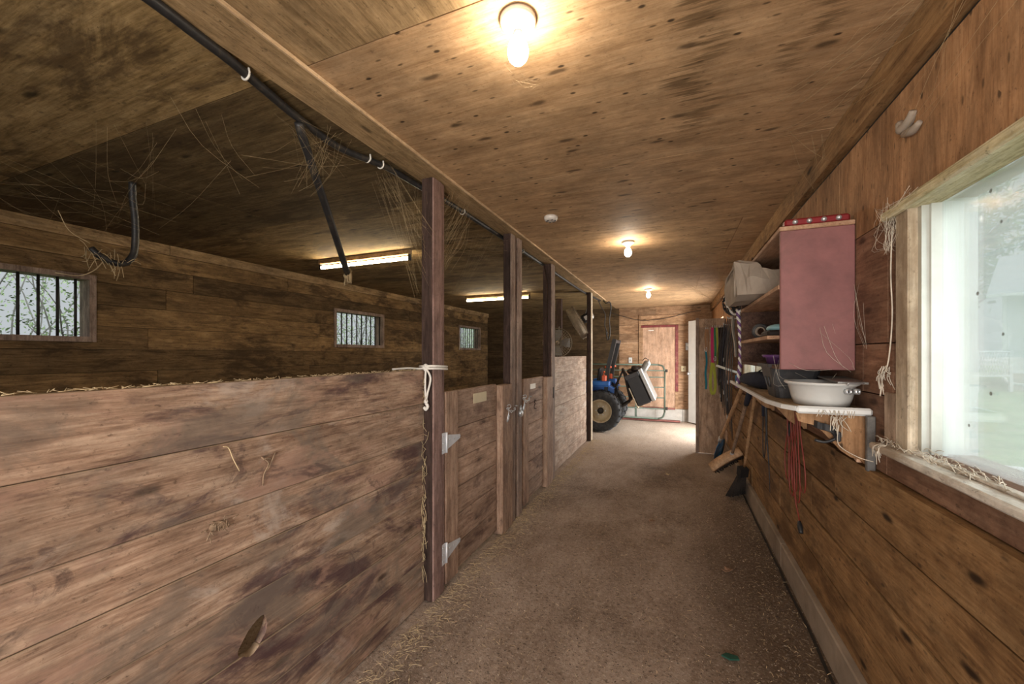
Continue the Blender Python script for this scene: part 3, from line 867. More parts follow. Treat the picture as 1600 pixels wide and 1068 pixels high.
g1 = gate(2.068, 2.845, 'near stall gate with two white strap hinges', .145, 0, (2.455, 2.66, 1.075, 1.145), M['plate'])
def strap_hinge(g, y, z):
    mb = MB(); mb.set(.5)
    mb.box(-1.282, -1.2765, y-.062, y-.008, z-.062, z+.062, bev=.001)
    mb.tube([(-1.274, y, z-.06), (-1.274, y, z+.06)], .007, 10, 1)
    mb.prism([(y+.006, z-.045), (y+.165, z-.004), (y+.17, z+.01), (y+.165, z+.02), (y+.006, z+.045)], -1.279, -1.2755, 'X')
    h = part('hinge', mb, M['hinge'], g, 'white strap hinge')
    for yy, zz in ((y-.035, z+.04), (y-.035, z-.04), (y-.035, z), (y+.04, z+.012), (y+.09, z+.008), (y+.14, z+.006)):
        mb = MB(); mb.set(.5); mb.lathe([(.006, 0), (.006, .002), (.003, .004)], axis_matrix((-1.2765 if yy < y else -1.2755, yy, zz), (1, 0, 0)), 8)
        part('screw', mb, M['steel'], h)
strap_hinge(g1, 2.066, .888); strap_hinge(g1, 2.066, .225)
g2 = gate(3.40, 4.045, 'far stall gate with a small white name plate', .13, 0, (3.62, 3.78, 1.08, 1.13), M['platew'])
# the letter chalked on the far gate
mb = MB(); mb.set(.5)
for q in ([(3.80, .95), (3.77, .965), (3.755, .945), (3.785, .925)], [(3.785, .925), (3.75, .905), (3.755, .88), (3.81, .87)]):
    mb.tube([(-1.2995, y, z) for y, z in q], .004, 6, 4)
part('chalk_mark', mb, M['post'], g2)

def latch(y, z, parent_label, y2):
    t = thing('latch_clip', (-1.255, y, z-.1), parent_label, 'latch')
    x = -1.252
    mb = MB(); mb.set(.5)
    mb.tube([(x, y, z), (x+.03, y, z+.006), (x+.034, y+.012, z+.02), (x+.02, y+.016, z+.03), (x, y+.014, z+.02)], .004, 8, 4)
    part('eye_bolt', mb, M['steel'], t)
    mb = MB(); mb.set(.5)
    mb.tube([(x+.02, y, z), (x+.03, y-.02, z-.03), (x+.02, y-.03, z-.09), (x+.018, y-.015, z-.10), (x+.026, y, z-.05)], .0045, 8, 4)
    part('snap_hook', mb, M['steel'], t)
    mb = MB(); mb.set(.5)
    n = 6
    for i in range(n):
        f = i/(n-1); cy = y+(y2-y)*f; cz = z-.035*math.sin(f*math.pi)
        pts = []
        for k in range(9):
            aa = 2*math.pi*k/8
            pts.append((x+.012+(math.cos(aa)*.011 if i % 2 else 0), cy+math.sin(aa)*.017, cz+(0 if i % 2 else math.cos(aa)*.011)))
        mb.tube(pts, .0032, 6, 2, cap=False)
    part('chain', mb, M['steel'], t)
    return t
latch(2.93, .985, 'steel snap hook and chain on the upright beside the near gate', 3.12)
latch(3.29, 1.03, 'steel snap hook and chain running on to the far gate', 3.47)
t = thing('padlock', (-1.262, 3.25, .90), 'round steel padlock hanging on the thin post', 'padlock')
mb = MB(); mb.set(.5).lathe([(.002, -.012), (.03, -.012), (.034, 0), (.03, .012), (.002, .012)], axis_matrix((-1.25, 3.25, .905), (1, 0, 0)), 20); part('lock_body', mb, M['steel'], t)
mb = MB(); mb.set(.5).tube([(-1.25, 3.235, .93), (-1.25, 3.235, .955), (-1.25, 3.25, .972), (-1.25, 3.265, .955), (-1.25, 3.265, .93)], .005, 8, 4); part('shackle', mb, M['steel'], t)
t = thing('butt_hinge', (-1.27, 4.283, .95), 'small black hinge on the far gate post', 'hinge')
mb = MB(); mb.set(.5).box(-1.274, -1.268, 4.29, 4.33, .93, 1.05); part('hinge_leaf', mb, M['iron'], t)
mb = MB(); mb.set(.5).tube([(-1.262, 4.283, .93), (-1.262, 4.283, 1.05)], .007, 8, 1); part('hinge_pin', mb, M['iron'], t)

# rope tied round the first post
t = thing('tied_rope', (-1.27, 1.95, 1.12), 'white cotton rope knotted round the tall dark post', 'rope')
mb = MB(); mb.set(.5)
for dz in (0, .014):
    z = 1.335+dz
    mb.tube([(-1.366, 1.922, z), (-1.27, 1.921, z+.004), (-1.268, 2.06, z-.004), (-1.36, 2.065, z), (-1.368, 1.99, z), (-1.366, 1.922, z)], .0065, 8, 3)
mb.tube([(-1.38, 1.70, 1.34), (-1.36, 1.80, 1.343), (-1.345, 1.88, 1.338), (-1.325, 1.915, 1.34)], .0055, 8, 5)
part('wrapped_loops', mb, M['rope'], t)
mb = MB(); mb.set(.5)
for k in range(4): mb.sphere((-1.318+.008*math.cos(k*1.6), 1.912, 1.343+.009*math.sin(k*1.6)), .014, .012, .014, 10, 8)
part('knot', mb, M['rope'], t)
mb = MB(); mb.set(.5)
mb.tube([(-1.315, 1.91, 1.335), (-1.318, 1.908, 1.27), (-1.317, 1.908, 1.20), (-1.314, 1.908, 1.155)], .006, 8, 5)
mb.tube([(-1.312, 1.91, 1.335), (-1.287, 1.908, 1.30), (-1.284, 1.908, 1.265), (-1.302, 1.908, 1.20), (-1.312, 1.908, 1.155)], .006, 8, 5)
mb.sphere((-1.313, 1.908, 1.15), .013, .011, .016, 10, 8)
mb.tube([(-1.313, 1.908, 1.14), (-1.30, 1.906, 1.125), (-1.312, 1.906, 1.105), (-1.325, 1.906, 1.118)], .009, 8, 4)
part('hanging_loop', mb, M['rope'], t)

# ------------------------------------------------------------------ cables, rods, fluorescent tubes, bulbs
t = thing('wiring_cable', (-1.4, .5, 2.40), 'thick black cable clipped along the stall ceiling strip', 'cable')
mb = MB(); mb.set(.5)
zc = ZC-.03
mb.tube([(-1.36, -2.0, zc), (-1.36, .3, zc), (-1.39, .8, zc), (-1.43, 1.0, zc), (-1.475, 1.2, zc), (-1.49, 1.45, zc-.01), (-1.43, 1.72, zc), (-1.41, 2.0, zc), (-1.385, 2.3, zc), (-1.375, 3.0, zc), (-1.37, 4.2, zc), (-1.37, 6.2, zc), (-1.3, 7.5, zc)], .0165, 10, 5)
part('cable_run', mb, M['cable'], t)
for y, x in ((.953, -1.42), (1.60, -1.455), (1.68, -1.44), (2.45, -1.382), (3.6, -1.372)):
    mb = MB(); mb.set(.5)
    mb.tube([(x-.016, y, ZC-.012), (x-.018, y, zc-.008), (x, y, zc-.019), (x+.018, y, zc-.008), (x+.016, y, ZC-.012)], .004, 8, 4)
    part('cable_clip', mb, M['rope'], t, 'white cable clip')

t = thing('hanging_rod', (-1.47, 1.25, 1.9), 'long dusty black pipe slanting down from the ceiling cable', 'pipe')
mb = MB(); mb.set(.5)
a = Vector((-1.475, 1.215, 2.40)); e = Vector((-1.94, 1.955, 1.93))
mb.tube([a, a.lerp(e, .08)+Vector((0, 0, -.012)), a.lerp(e, .5)+Vector((0, 0, .0)), e], .019, 12, 6)
part('rod', mb, M['cable'], t)
mb = MB(); mb.set(.5)
for k in range(26):
    p = e+Vector((R.uniform(-.02, .02), R.uniform(-.02, .02), R.uniform(-.03, .05)))
    mb.tube([p, p+Vector((R.uniform(-.015, .015), R.uniform(-.015, .015), R.uniform(-.07, -.01)))], .003, 5, 1)
mb.sphere(e+Vector((0, 0, -.01)), .027, .027, .06, 12, 10, wob=.6, ws=40.)
part('frayed_end', mb, M['web'], t, 'frayed dusty end')

t = thing('hooked_hose', (-2.35, 1.04, 2.0), 'black hose hooked down from the dark stall ceiling, straw caught on it', 'hose')
mb = MB(); mb.set(.5)
# hangs straight down, hooks towards the window
mb.tube([(-3.0, 1.335, 2.448), (-3.03, 1.35, 2.36), (-3.06, 1.375, 2.24), (-3.08, 1.385, 2.12), (-3.08, 1.375, 2.03), (-3.08, 1.335, 1.97), (-3.09, 1.28, 1.965), (-3.10, 1.225, 1.995), (-3.12, 1.20, 2.03)], .0185, 10, 5)
part('cord_run', mb, M['cable'], t)
mb = MB(); mb.set(.5)
for k in range(34):
    f = R.random(); p = Vector((-3.08-.03*f, 1.36-.20*f, 1.965+.07*f*f))
    q = p+Vector((R.uniform(-.09, .09), R.uniform(-.05, .05), R.uniform(-.11, .07)))
    mb.tube([p, (p+q)/2+Vector((0, 0, R.uniform(-.03, .03))), q], .0017, 4, 3)
mb.tube([(-3.08, 1.18, 2.05), (-3.09, 1.10, 2.10), (-3.10, 1.06, 2.20)], .002, 4, 4); mb.tube([(-3.09, 1.24, 1.96), (-3.09, 1.20, 1.90), (-3.10, 1.14, 1.86), (-3.1, 1.05, 1.86)], .003, 4, 4)
part('caught_straw', mb, M['straw'], t, 'pale straw tangled on the cord')

def fluorescent(label):
    t = thing('tube_light', (0, 0, 0), label, 'light', 'fluorescent tube lights over the stalls')
    mb = MB(); mb.set(.5).box(-.60, .60, -.025, .025, -.05, -.003, bev=.004); part('batten', mb, M['back_trim'], t, 'narrow wooden batten', True)
    mb = MB(); mb.set(.5).tube([(-.575, 0, -.085), (.575, 0, -.085)], .0165, 12, 1); part('tube', mb, M['tube'], t, 'glowing white tube', True)
    for sx in (-1, 1):
        mb = MB(); mb.set(.5).box(sx*.587-.012, sx*.587+.012, -.018, .018, -.108, -.05, bev=.004); part('end_holder', mb, M['blackp'], t, None, True)
    return t
fl = fluorescent('glowing fluorescent tube nearer the camera, seen behind the slanting black pipe')
f2 = copy_tree(fl); f2['label'] = 'glowing fluorescent tube farther back, crossed by the middle posts'
fl.location = (-3.0, 3.23, ZC); f2.location = (-2.83, 6.21, ZC); f2.rotation_euler = (0, 0, .01)

def bulb_fixture(label):
    t = thing('ceiling_bulb', (0, 0, 0), label, 'light', 'bare bulbs along the corridor ceiling')
    mb = MB(); mb.set(.5).lathe([(.02, -.001), (.055, -.001), (.056, -.012), (.050, -.020), (.036, -.026), (.026, -.032), (.023, -.042), (.018, -.042)], None, 32)
    part('lamp_holder', mb, M['porcelain'], t, 'white porcelain lamp holder', True)
    mb = MB(); mb.set(.5).lathe([(.015, -.040), (.015, -.046), (.0165, -.048), (.015, -.051), (.0165, -.054), (.014, -.058)], None, 16)
    part('screw_base', mb, M['steel'], t, None, True)
    mb = MB(); mb.set(.5).lathe([(.014, -.058), (.018, -.064), (.027, -.078), (.032, -.095), (.032, -.108), (.027, -.124), (.016, -.136), (.002, -.140)], None, 20)
    part('bulb', mb, M['bulb'], t, 'glowing bare bulb', True)
    return t
lb = bulb_fixture('bare glowing bulb in the nearest porcelain holder, at the photo top')
for (x, y), lab in (((-.40, 3.77), 'bare glowing bulb midway along the corridor ceiling'), ((-.39, 6.62), 'bare glowing bulb farthest away, near the end wall')):
    c = copy_tree(lb); c.location = (x, y, ZC); c['label'] = lab
lb.location = (-.447, 1.137, ZC)

t = thing('smoke_detector', (-.86, 2.86, ZC), 'small round white smoke detector on the ceiling', 'smoke detector')
mb = MB(); mb.set(.5).lathe([(.05, -.001), (.052, -.014), (.046, -.03), (.03, -.036), (.0, -.036)], Matrix.Translation((-.86, 2.86, ZC)), 24); part('body', mb, M['porcelain'], t)
mb = MB(); mb.set(.5)
for k in range(6):
    aa = k*math.pi/3; mb.box(-.86+.03*math.cos(aa)-.008, -.86+.03*math.cos(aa)+.008, 2.86+.03*math.sin(aa)-.003, 2.86+.03*math.sin(aa)+.003, ZC-.039, ZC-.03)
part('vent', mb, M['greyp'], t)

# ------------------------------------------------------------------ fans
def fan(label, c, d, r, mount, motor=True):
    """drum fan: guard cage, blades, motor; d = direction it blows"""
    c = Vector(c); d = Vector(d).normalized()
    t = thing('barn_fan', c-Vector((0, 0, r)), label, 'fan', 'barn fans fixed to the stall posts')
    A = axis_matrix(c, d)
    mb = MB(); mb.set(.5)
    n = 40
    for zz, rr in ((-.06, r), (.06, r), (.0, r)):
        mb.tube([A @ Vector((rr*math.cos(2*math.pi*k/n), rr*math.sin(2*math.pi*k/n), zz)) for k in range(n+1)], .005, 6, 1, cap=False)
    for sgn in (-1, 1):
        for k in range(36):
            aa = 2*math.pi*k/36
            mb.tube([A @ Vector((.03*math.cos(aa), .03*math.sin(aa), sgn*.085)), A @ Vector((r*.7*math.cos(aa), r*.7*math.sin(aa), sgn*.08)), A @ Vector((r*math.cos(aa), r*math.sin(aa), sgn*.055))], .0022, 5, 2)
        for rr in (.3, .5, .7, .87):
            mb.tube([A @ Vector((rr*r*math.cos(2*math.pi*k/n), rr*r*math.sin(2*math.pi*k/n), sgn*(.085-.012*rr))) for k in range(n+1)], .002, 5, 1, cap=False)
        mb.lathe([(.001, sgn*.09), (.032, sgn*.09), (.032, sgn*.083), (.001, sgn*.083)], A, 16)
    part('guard_cage', mb, M['fan'], t)
    mb = MB(); mb.set(.5).lathe([(r*.985, -.058), (r, -.058), (r, .058), (r*.985, .058)], A, 40, closed=True)
    part('drum', mb, M['fan'], t)
    for k in range(4):
        mb = MB(); mb.set(.5)
        vs = []
        for rr, w, tw in ((.035, .03, .5), (.55*r, .075, .4), (.9*r, .085, .28)):
            for s1 in (-1, 1):
                for th in (-.002, .002):
                    vs.append(A @ (Rz(k*math.pi/2) @ Vector((rr, s1*w*math.cos(tw), s1*w*math.sin(tw)*.6+th))))
        fs = []
        for i in range(2):
            o_ = i*4
            fs += [(o_, o_+4, o_+6, o_+2), (o_+1, o_+3, o_+7, o_+5), (o_, o_+1, o_+5, o_+4), (o_+2, o_+6, o_+7, o_+3)]
        fs += [(0, 2, 3, 1), (8, 9, 11, 10)]
        mb.add(vs, fs); part('blade', mb, M['silver'], t)
    if motor:
        mb = MB(); mb.set(.5).lathe([(.03, -.09), (.07, -.095), (.075, -.11), (.075, -.21), (.06, -.245), (.02, -.26), (.001, -.26)], A, 20)
        mo = part('motor', mb, M['iron'], t)
        mb = MB(); mb.set(.5).lathe([(.0765, -.135), (.0765, -.185)], A, 20)
        mb = MB(); mb.set(.5)
        q = A @ Vector((0, 0, -.16))
        side = (Vector((-q.x, -q.y, H-q.z))).normalized(); side = (side-d*side.dot(d)).normalized()
        rotm = Matrix((d.cross(side).to_tuple(), d.to_tuple(), side.to_tuple())).transposed()
        mb.box(q.x-.035, q.x+.035, q.y-.028, q.y+.028, q.z+.070, q.z+.079, rot=rotm, piv=q)
        part('rating_plate', mb, M['rope'], mo, 'pale rating plate')
        mb = MB(); mb.set(.5).lathe([(.055, -.235), (.078, -.24), (.074, -.262), (.045, -.285), (.001, -.292)], A, 20)
        part('motor_cap', mb, M['silver'], mo, 'dull silver end cap')
    mb = MB(); mb.set(.5).tube([mount, (Vector(mount)+c-d*.12)/2+Vector((0, 0, .02)), c-d*.12], .012, 8, 4)
    part('bracket', mb, M['silver'], t)
    return t
fan('drum fan seen edge-on, tilted off the post before the tractor', (-1.52, 6.62, 1.95), (-.86, -.14, -.50), .285, (-1.31, 6.56, 2.25))
fan('round barn fan facing the corridor, half behind the dark far gate post', (-1.87, 6.6, 1.615), (.28, -.96, .02), .245, (-2.0, 7.2, 1.95))
mb = MB(); mb.set(.5).box(-2.05, -1.95, 7.15, 7.24, 0, ZC-.002, bev=.004)
tag(mb.build('inner_post', M['post']), 'dark post in the shade behind the round fan', 'post')

# ------------------------------------------------------------------ right side: cabinet, shelf and what stands there
cab = thing('wall_cabinet', (.57, 2.65, 1.345), 'rose-red open-fronted wall cabinet beside the window', 'cabinet')
CX0, CX1, CY0, CY1, CZ0, CZ1 = .432, .698, 2.085, 3.22, 1.352, 1.965
mb = MB(); mb.set(.5).box(CX0, CX1, CY0, CY0+.02, CZ0, CZ1, bev=.003); part('side_panel', mb, M['cabred'], cab, 'faded rose-red side')
mb = MB(); mb.set(.5).box(CX0, CX1, CY1-.02, CY1, CZ0, CZ1, bev=.003); part('side_panel', mb, M['cabin'], cab)
mb = MB(); mb.set(.5).box(CX0-.004, CX1, CY0-.002, CY1, CZ1+.0005, CZ1+.02, bev=.003); part('top_panel', mb, M['bracket'], cab)
mb = MB(); mb.set(.5).box(CX1-.012, CX1, CY0+.021, CY1-.021, CZ0+.02, CZ1); part('back_panel', mb, M['cabin'], cab)
mb = MB(); mb.set(.5).box(CX0, CX1-.013, CY0+.021, CY1-.021, CZ0, CZ0+.018); part('bottom_panel', mb, M['cabin'], cab)
mb = MB(); mb.set(.7).box(CX0-.004, CX1-.013, CY0+.021, CY1-.021, 1.712, 1.73); part('shelf', mb, M['bracket'], cab)
mb = MB(); mb.set(.7).box(CX0-.004, CX1-.013, CY0+.25, CY1-.021, 1.495, 1.513); part('shelf', mb, M['bracket'], cab)

t = thing('hook_rail', (.565, 2.12, CZ1+.02), 'red bar with silver studs lying on the cabinet top', 'hook rail')
mb = MB(); mb.set(.5).box(.452, .688, 2.10, 2.15, CZ1+.0205, CZ1+.055, bev=.008); part('bar', mb, M['redpaint'], t)
for k in range(4):
    mb = MB(); mb.set(.5).lathe([(.011, 0), (.011, .004), (.007, .01), (.001, .012)], axis_matrix((.49+.052*k, 2.0999, CZ1+.038), (0, -1, 0)), 12); part('stud', mb, M['steel'], t)
M['redpl'] = plain('dark_red_plastic', (.20, .012, .016), .4, var=.15)
for ch in t.children:
    if ch.name.startswith('bar'): ch.data.materials[0] = M['redpl']

# sack on the middle shelf
t = thing('feed_sack', (.48, 2.95, 1.731), 'crumpled grey-tan sack sticking out of the cabinet\'s middle shelf', 'sack')
mb = MB(); mb.set(.5)
nu, nv = 14, 10; vs = []
for i in range(nu+1):
    u = i/nu
    for j in range(nv):
        aa = 2*math.pi*j/nv
        # flattened, open-mouthed bag: wide and squared towards the corridor, pinched at the back
        w = .27*(1-.75*u**1.3)+.015; hgt = .105*(1-.72*u**1.2)+.012
        cx_ = .335+.33*u; cy_ = 2.90-.28*u; cz_ = 1.735+hgt
        sx_ = math.copysign(abs(math.cos(aa))**.55, math.cos(aa)); sz_ = math.copysign(abs(math.sin(aa))**.55, math.sin(aa))
        p = Vector((cx_, cy_+w*sx_, cz_+hgt*sz_))
        k = mnoise.noise(p*11)*.045*(0 if sz_ < -.5 else 1)
        vs.append(p+Vector((k, k*.6, abs(k))))
fs = [(i*nv+j, i*nv+(j+1) % nv, (i+1)*nv+(j+1) % nv, (i+1)*nv+j) for i in range(nu) for j in range(nv)]
fs += [tuple(reversed(range(nv))), tuple(range(nu*nv, nu*nv+nv))]
mb.add(vs, fs, False)
part('bag', mb, M['sack'], t)
mb = MB(); mb.set(.5).tube([(.326, 2.67, 1.76), (.322, 2.64, 1.84), (.33, 2.68, 1.93), (.332, 2.90, 1.945), (.334, 3.12, 1.93), (.33, 3.16, 1.84), (.328, 3.13, 1.76)], .006, 6, 4)
part('rolled_hem', mb, M['sack'], t)

# tape roll and teal sponge on the lower shelf
t = thing('tape_roll', (.50, 2.93, 1.514), 'grey roll of tape standing on the cabinet\'s lower shelf', 'tape')
mb = MB(); mb.set(.5).lathe([(.030, -.022), (.048, -.022), (.048, .022), (.030, .022)], axis_matrix((.50, 2.90, 1.562), (-.5, -.87, 0)), 28, closed=True); part('roll', mb, M['greyp'], t)
mb = MB(); mb.set(.5).lathe([(.022, -.021), (.030, -.021), (.030, .021), (.022, .021)], axis_matrix((.50, 2.90, 1.562), (-.5, -.87, 0)), 28, closed=True); part('core', mb, M['sack'], t)
t = thing('grooming_brush', (.52, 2.62, 1.514), 'dark brush with a pale blue top on the lower cabinet shelf', 'brush')
mb = MB(); mb.set(.5).box(.46, .60, 2.50, 2.68, 1.514, 1.55, bev=.01); part('bristle_block', mb, M['darkleather'], t)
mb = MB(); mb.set(.5).sphere((.53, 2.59, 1.562), .06, .085, .025, 14, 8); part('handle', mb, M['lightblue'], t)

# the long shelf
sh = thing('wall_shelf', (.55, 2.8, 1.0), 'long dusty shelf with a white edge along the right wall', 'shelf')
SZ = 1.205
mb = MB(); mb.set(.5)
mb.prism([(.695, 1.955), (.695, 3.66), (.425, 3.66), (.408, 2.2), (.430, 2.02), (.47, 1.955)], SZ-.012, SZ, 'Z')
part('board', mb, M['shelfwood'], sh)
mb = MB(); mb.set(.5)
mb.box(.455, .70, 1.925, 1.953, SZ-.024, SZ+.006, bev=.008)
mb.prism([(.407, 2.2), (.424, 3.662), (.412, 3.662), (.394, 2.2), (.418, 2.01), (.452, 1.94), (.470, 1.953), (.430, 2.02)], SZ-.016, SZ+.002, 'Z')
part('edge_trim', mb, M['whiteboard'], sh, 'white melamine edge')
# plywood brackets
def bracket(y, t_=.018, cut=True):
    mb = MB(); mb.set(.4)
    poly = [(.698, SZ-.0245)]
    poly += [(.46, SZ-.0245), (.47, SZ-.06)]
    if cut:
        for k in range(7):
            a_ = k/6; poly.append((.485+.19*a_, SZ-.065-.135*a_+.018*math.sin(a_*math.pi*2)))
    poly += [(.684, .99), (.698, .99)]
    mb.prism(poly, y, y+t_, 'Y')
    return part('bracket', mb, M['rply'], sh)
bracket(1.962); bracket(2.75); bracket(3.55)
mb = MB(); mb.set(.8).prism([(1.985, SZ-.026), (3.62, SZ-.026), (3.62, 1.12), (2.95, 1.10), (2.7, 1.04), (2.3, 1.09), (1.985, .99)], .668, .698, 'X')
part('support_rail', mb, M['bracket'], sh)
mb = MB(); mb.set(.5).box(.672, .70, 1.905, 1.924, .975, SZ-.02, bev=.003); part('metal_angle', mb, M['metal_dark'], sh, 'dark metal angle')

def basin(cx, cy, z):
    t = thing('water_bowl', (cx, cy, z), 'white enamel water bowl on the near end of the shelf', 'bowl')
    A = Matrix.Translation((cx, cy, z))
    mb = MB(); mb.set(.5).lathe([(.001, .004), (.085, .004), (.098, .02), (.112, .085), (.120, .098), (.128, .098), (.130, .092), (.124, .086), (.116, .082), (.104, .03), (.094, .0), (.001, 0)][::-1], A, 40, 1., 1.18)
    part('bowl', mb, M['enamel'], t)
    mb = MB(); mb.set(.5)
    mb.prism([(cy-.13, z+.096), (cy+.11, z+.11), (cy+.11, z+.116), (cy-.13, z+.104)], cx+.02, cx+.118, 'X')
    part('float_cover', mb, M['silver'], t, 'dull metal float cover')
    mb = MB(); mb.set(.5)
    mb.tube([(cx+.045, cy-.155, z+.093), (cx+.045, cy-.162, z+.1), (cx+.10, cy-.135, z+.1), (cx+.128, cy-.05, z+.104), (cx+.128, cy+.05, z+.108)], .003, 6, 4)
    part('wire', mb, M['steel'], t)
    mb = MB(); mb.set(.5)
    for dx in (.052, .084):
        d = Vector((dx*.9, -.11, 0)).normalized()
        mb.lathe([(.006, -.004), (.012, -.004), (.012, .012), (.006, .012)], axis_matrix((cx+dx, cy-.122+(.012 if dx > .07 else -.003), z+.066), d), 14, closed=True)
    part('inlet_fitting', mb, M['steel'], t)
    return t
basin(.578, 2.085, SZ+.001)

def bucket(cx, cy, z):
    t = thing('storage_bin', (cx, cy, z), 'charcoal plastic bin on the shelf behind the white bowl', 'bin')
    mb = MB(); mb.set(.5)
    def ring(hx, hy, zz, r): # rounded rectangle
        out = []
        for sx, sy, a0 in ((1, 1, 0), (-1, 1, 90), (-1, -1, 180), (1, -1, 270)):
            for k in range(4):
                a_ = math.radians(a0+30*k); out.append(Vector((cx+sx*(hx-r)+r*math.cos(a_), cy+sy*(hy-r)+r*math.sin(a_), zz)))
        return out
    prof = [(.075, .105, 0), (.088, .118, .09), (.092, .122, .11), (.098, .13, .112), (.104, .138, .148), (.118, .152, .15), (.118, .152, .166), (.102, .136, .166), (.098, .13, .112), (.072, .10, .006)]
    rings = [ring(hx, hy, z+zz, .03) for hx, hy, zz in prof]
    vs = [p for r_ in rings for p in r_]; n = 16
    fs = [(i*n+j, i*n+(j+1) % n, (i+1)*n+(j+1) % n, (i+1)*n+j) for i in range(len(rings)-1) for j in range(n)]
    fs += [tuple(reversed(range(n))), tuple(range((len(rings)-1)*n, len(rings)*n))]
    mb.add(vs, fs); part('body', mb, M['greyp'], t)
    mb = MB(); mb.set(.5).tube([(cx-.098, cy-.04, z+.10), (cx-.091, cy-.035, z+.055), (cx-.088, cy+.035, z+.055), (cx-.098, cy+.04, z+.10)], .004, 6, 4); part('moulded_rib', mb, M['greyp'], t)
    return t
bucket(.535, 2.40, SZ+.001)
t = thing('purple_tub', (.50, 2.46, SZ+.168), 'small purple tub set in the charcoal bin', 'tub')
mb = MB(); mb.set(.5).lathe([(.001, -.03), (.045, -.03), (.055, .03), (.068, .031), (.068, .037), (.054, .037), (.046, -.026), (.001, -.026)], Matrix.Translation((.495, 2.44, SZ+.168)), 28); part('body', mb, M['purple'], t)
mb = MB(); mb.set(.5).lathe([(.066, .037), (.072, .037), (.072, .044), (.066, .044)], Matrix.Translation((.495, 2.44, SZ+.168)), 28, closed=True); part('rim', mb, M['purple'], t)
t = thing('rolled_pad', (.52, 3.0, SZ), 'rolled navy pad on the shelf under the cabinet', 'pad')
mb = MB(); mb.set(.5)
mb.tube([(.44, 3.16, SZ+.042), (.45, 3.05, SZ+.052), (.49, 2.88, SZ+.056), (.56, 2.75, SZ+.055), (.64, 2.68, SZ+.05)], [.028, .040, .052, .054, .05], 14, 6); part('roll', mb, M['navy'], t)
mb = MB(); mb.set(.5).tube([(.50+.058*math.cos(a_*.7)*.6, 2.88+.058*math.cos(a_*.7)*.5, SZ+.060+.058*math.sin(a_*.7)) for a_ in range(10)], .004, 6, 2); part('tie', mb, M['blackp'], t)
t = thing('paint_can', (.46, 3.42, SZ), 'little bright blue bottle at the far end of the shelf', 'bottle')
mb = MB(); mb.set(.5).lathe([(.001, 0), (.026, 0), (.027, .05), (.012, .06), (.001, .06)], Matrix.Translation((.455, 3.50, SZ+.001)), 16); part('body', mb, M['bluetool'], t)
mb = MB(); mb.set(.5).lathe([(.013, .06), (.013, .075), (.001, .075)], Matrix.Translation((.455, 3.50, SZ+.001)), 12); part('cap', mb, M['enamel'], t)

# hay net and braided rope at the end of the cabinet
t = thing('hay_net', (.42, 3.36, 1.70), 'black hay net bundled at the end of the cabinet', 'net')
mb = MB(); mb.set(.5)
for k in range(26):
    p = Vector((.40, 3.37, 1.80)); pts = []
    d0 = Vector((R.uniform(-1, 1), R.uniform(-1, 1), R.uniform(-1, 1))).normalized()
    for i in range(6):
        q = p+Vector((d0.x*.07, d0.y*.11, d0.z*.09)); pts.append(q)
        d0 = (d0+Vector((R.uniform(-1, 1), R.uniform(-1, 1), R.uniform(-1, 1)))*.7).normalized()
    mb.tube(pts, .0045, 5, 4)
part('mesh', mb, M['blackp'], t)
mb = MB(); mb.set(.5).tube([(.35, 3.45, 1.86), (.365, 3.40, 1.78), (.40, 3.32, 1.712), (.43, 3.235, 1.73)], .008, 6, 5); part('tie_cord', mb, M['rope'], t, 'pale tie cord')
t = thing('braided_lead', (.42, 3.28, 1.22), 'purple and white braided lead rope hanging at the cabinet end', 'rope')
for s_, m_ in ((0, M['purple']), (math.pi, M['rope'])):
    mb = MB(); mb.set(.5)
    for (xa, ya) in ((.415, 3.26), (.425, 3.31)):
        pts = []
        for i in range(44):
            f = i/43; z = 1.74-.56*f; a_ = f*60+s_
            pts.append((xa+.02*math.sin(f*3)+.007*math.cos(a_), ya+.03*f+.007*math.sin(a_), z))
        mb.tube(pts, .0085, 6, 1)
    part('strand', mb, m_, t)
t = thing('cloth_strip', (.40, 3.40, 1.4), 'grey cloth hanging behind the braided lead', 'cloth')
mb = MB(); mb.set(.5).strap([(.41, 3.42, 1.76), (.405, 3.43, 1.62), (.42, 3.42, 1.50), (.425, 3.42, 1.40)], .05, .006, (.4, 1, 0)); part('cloth', mb, M['sack'], t)

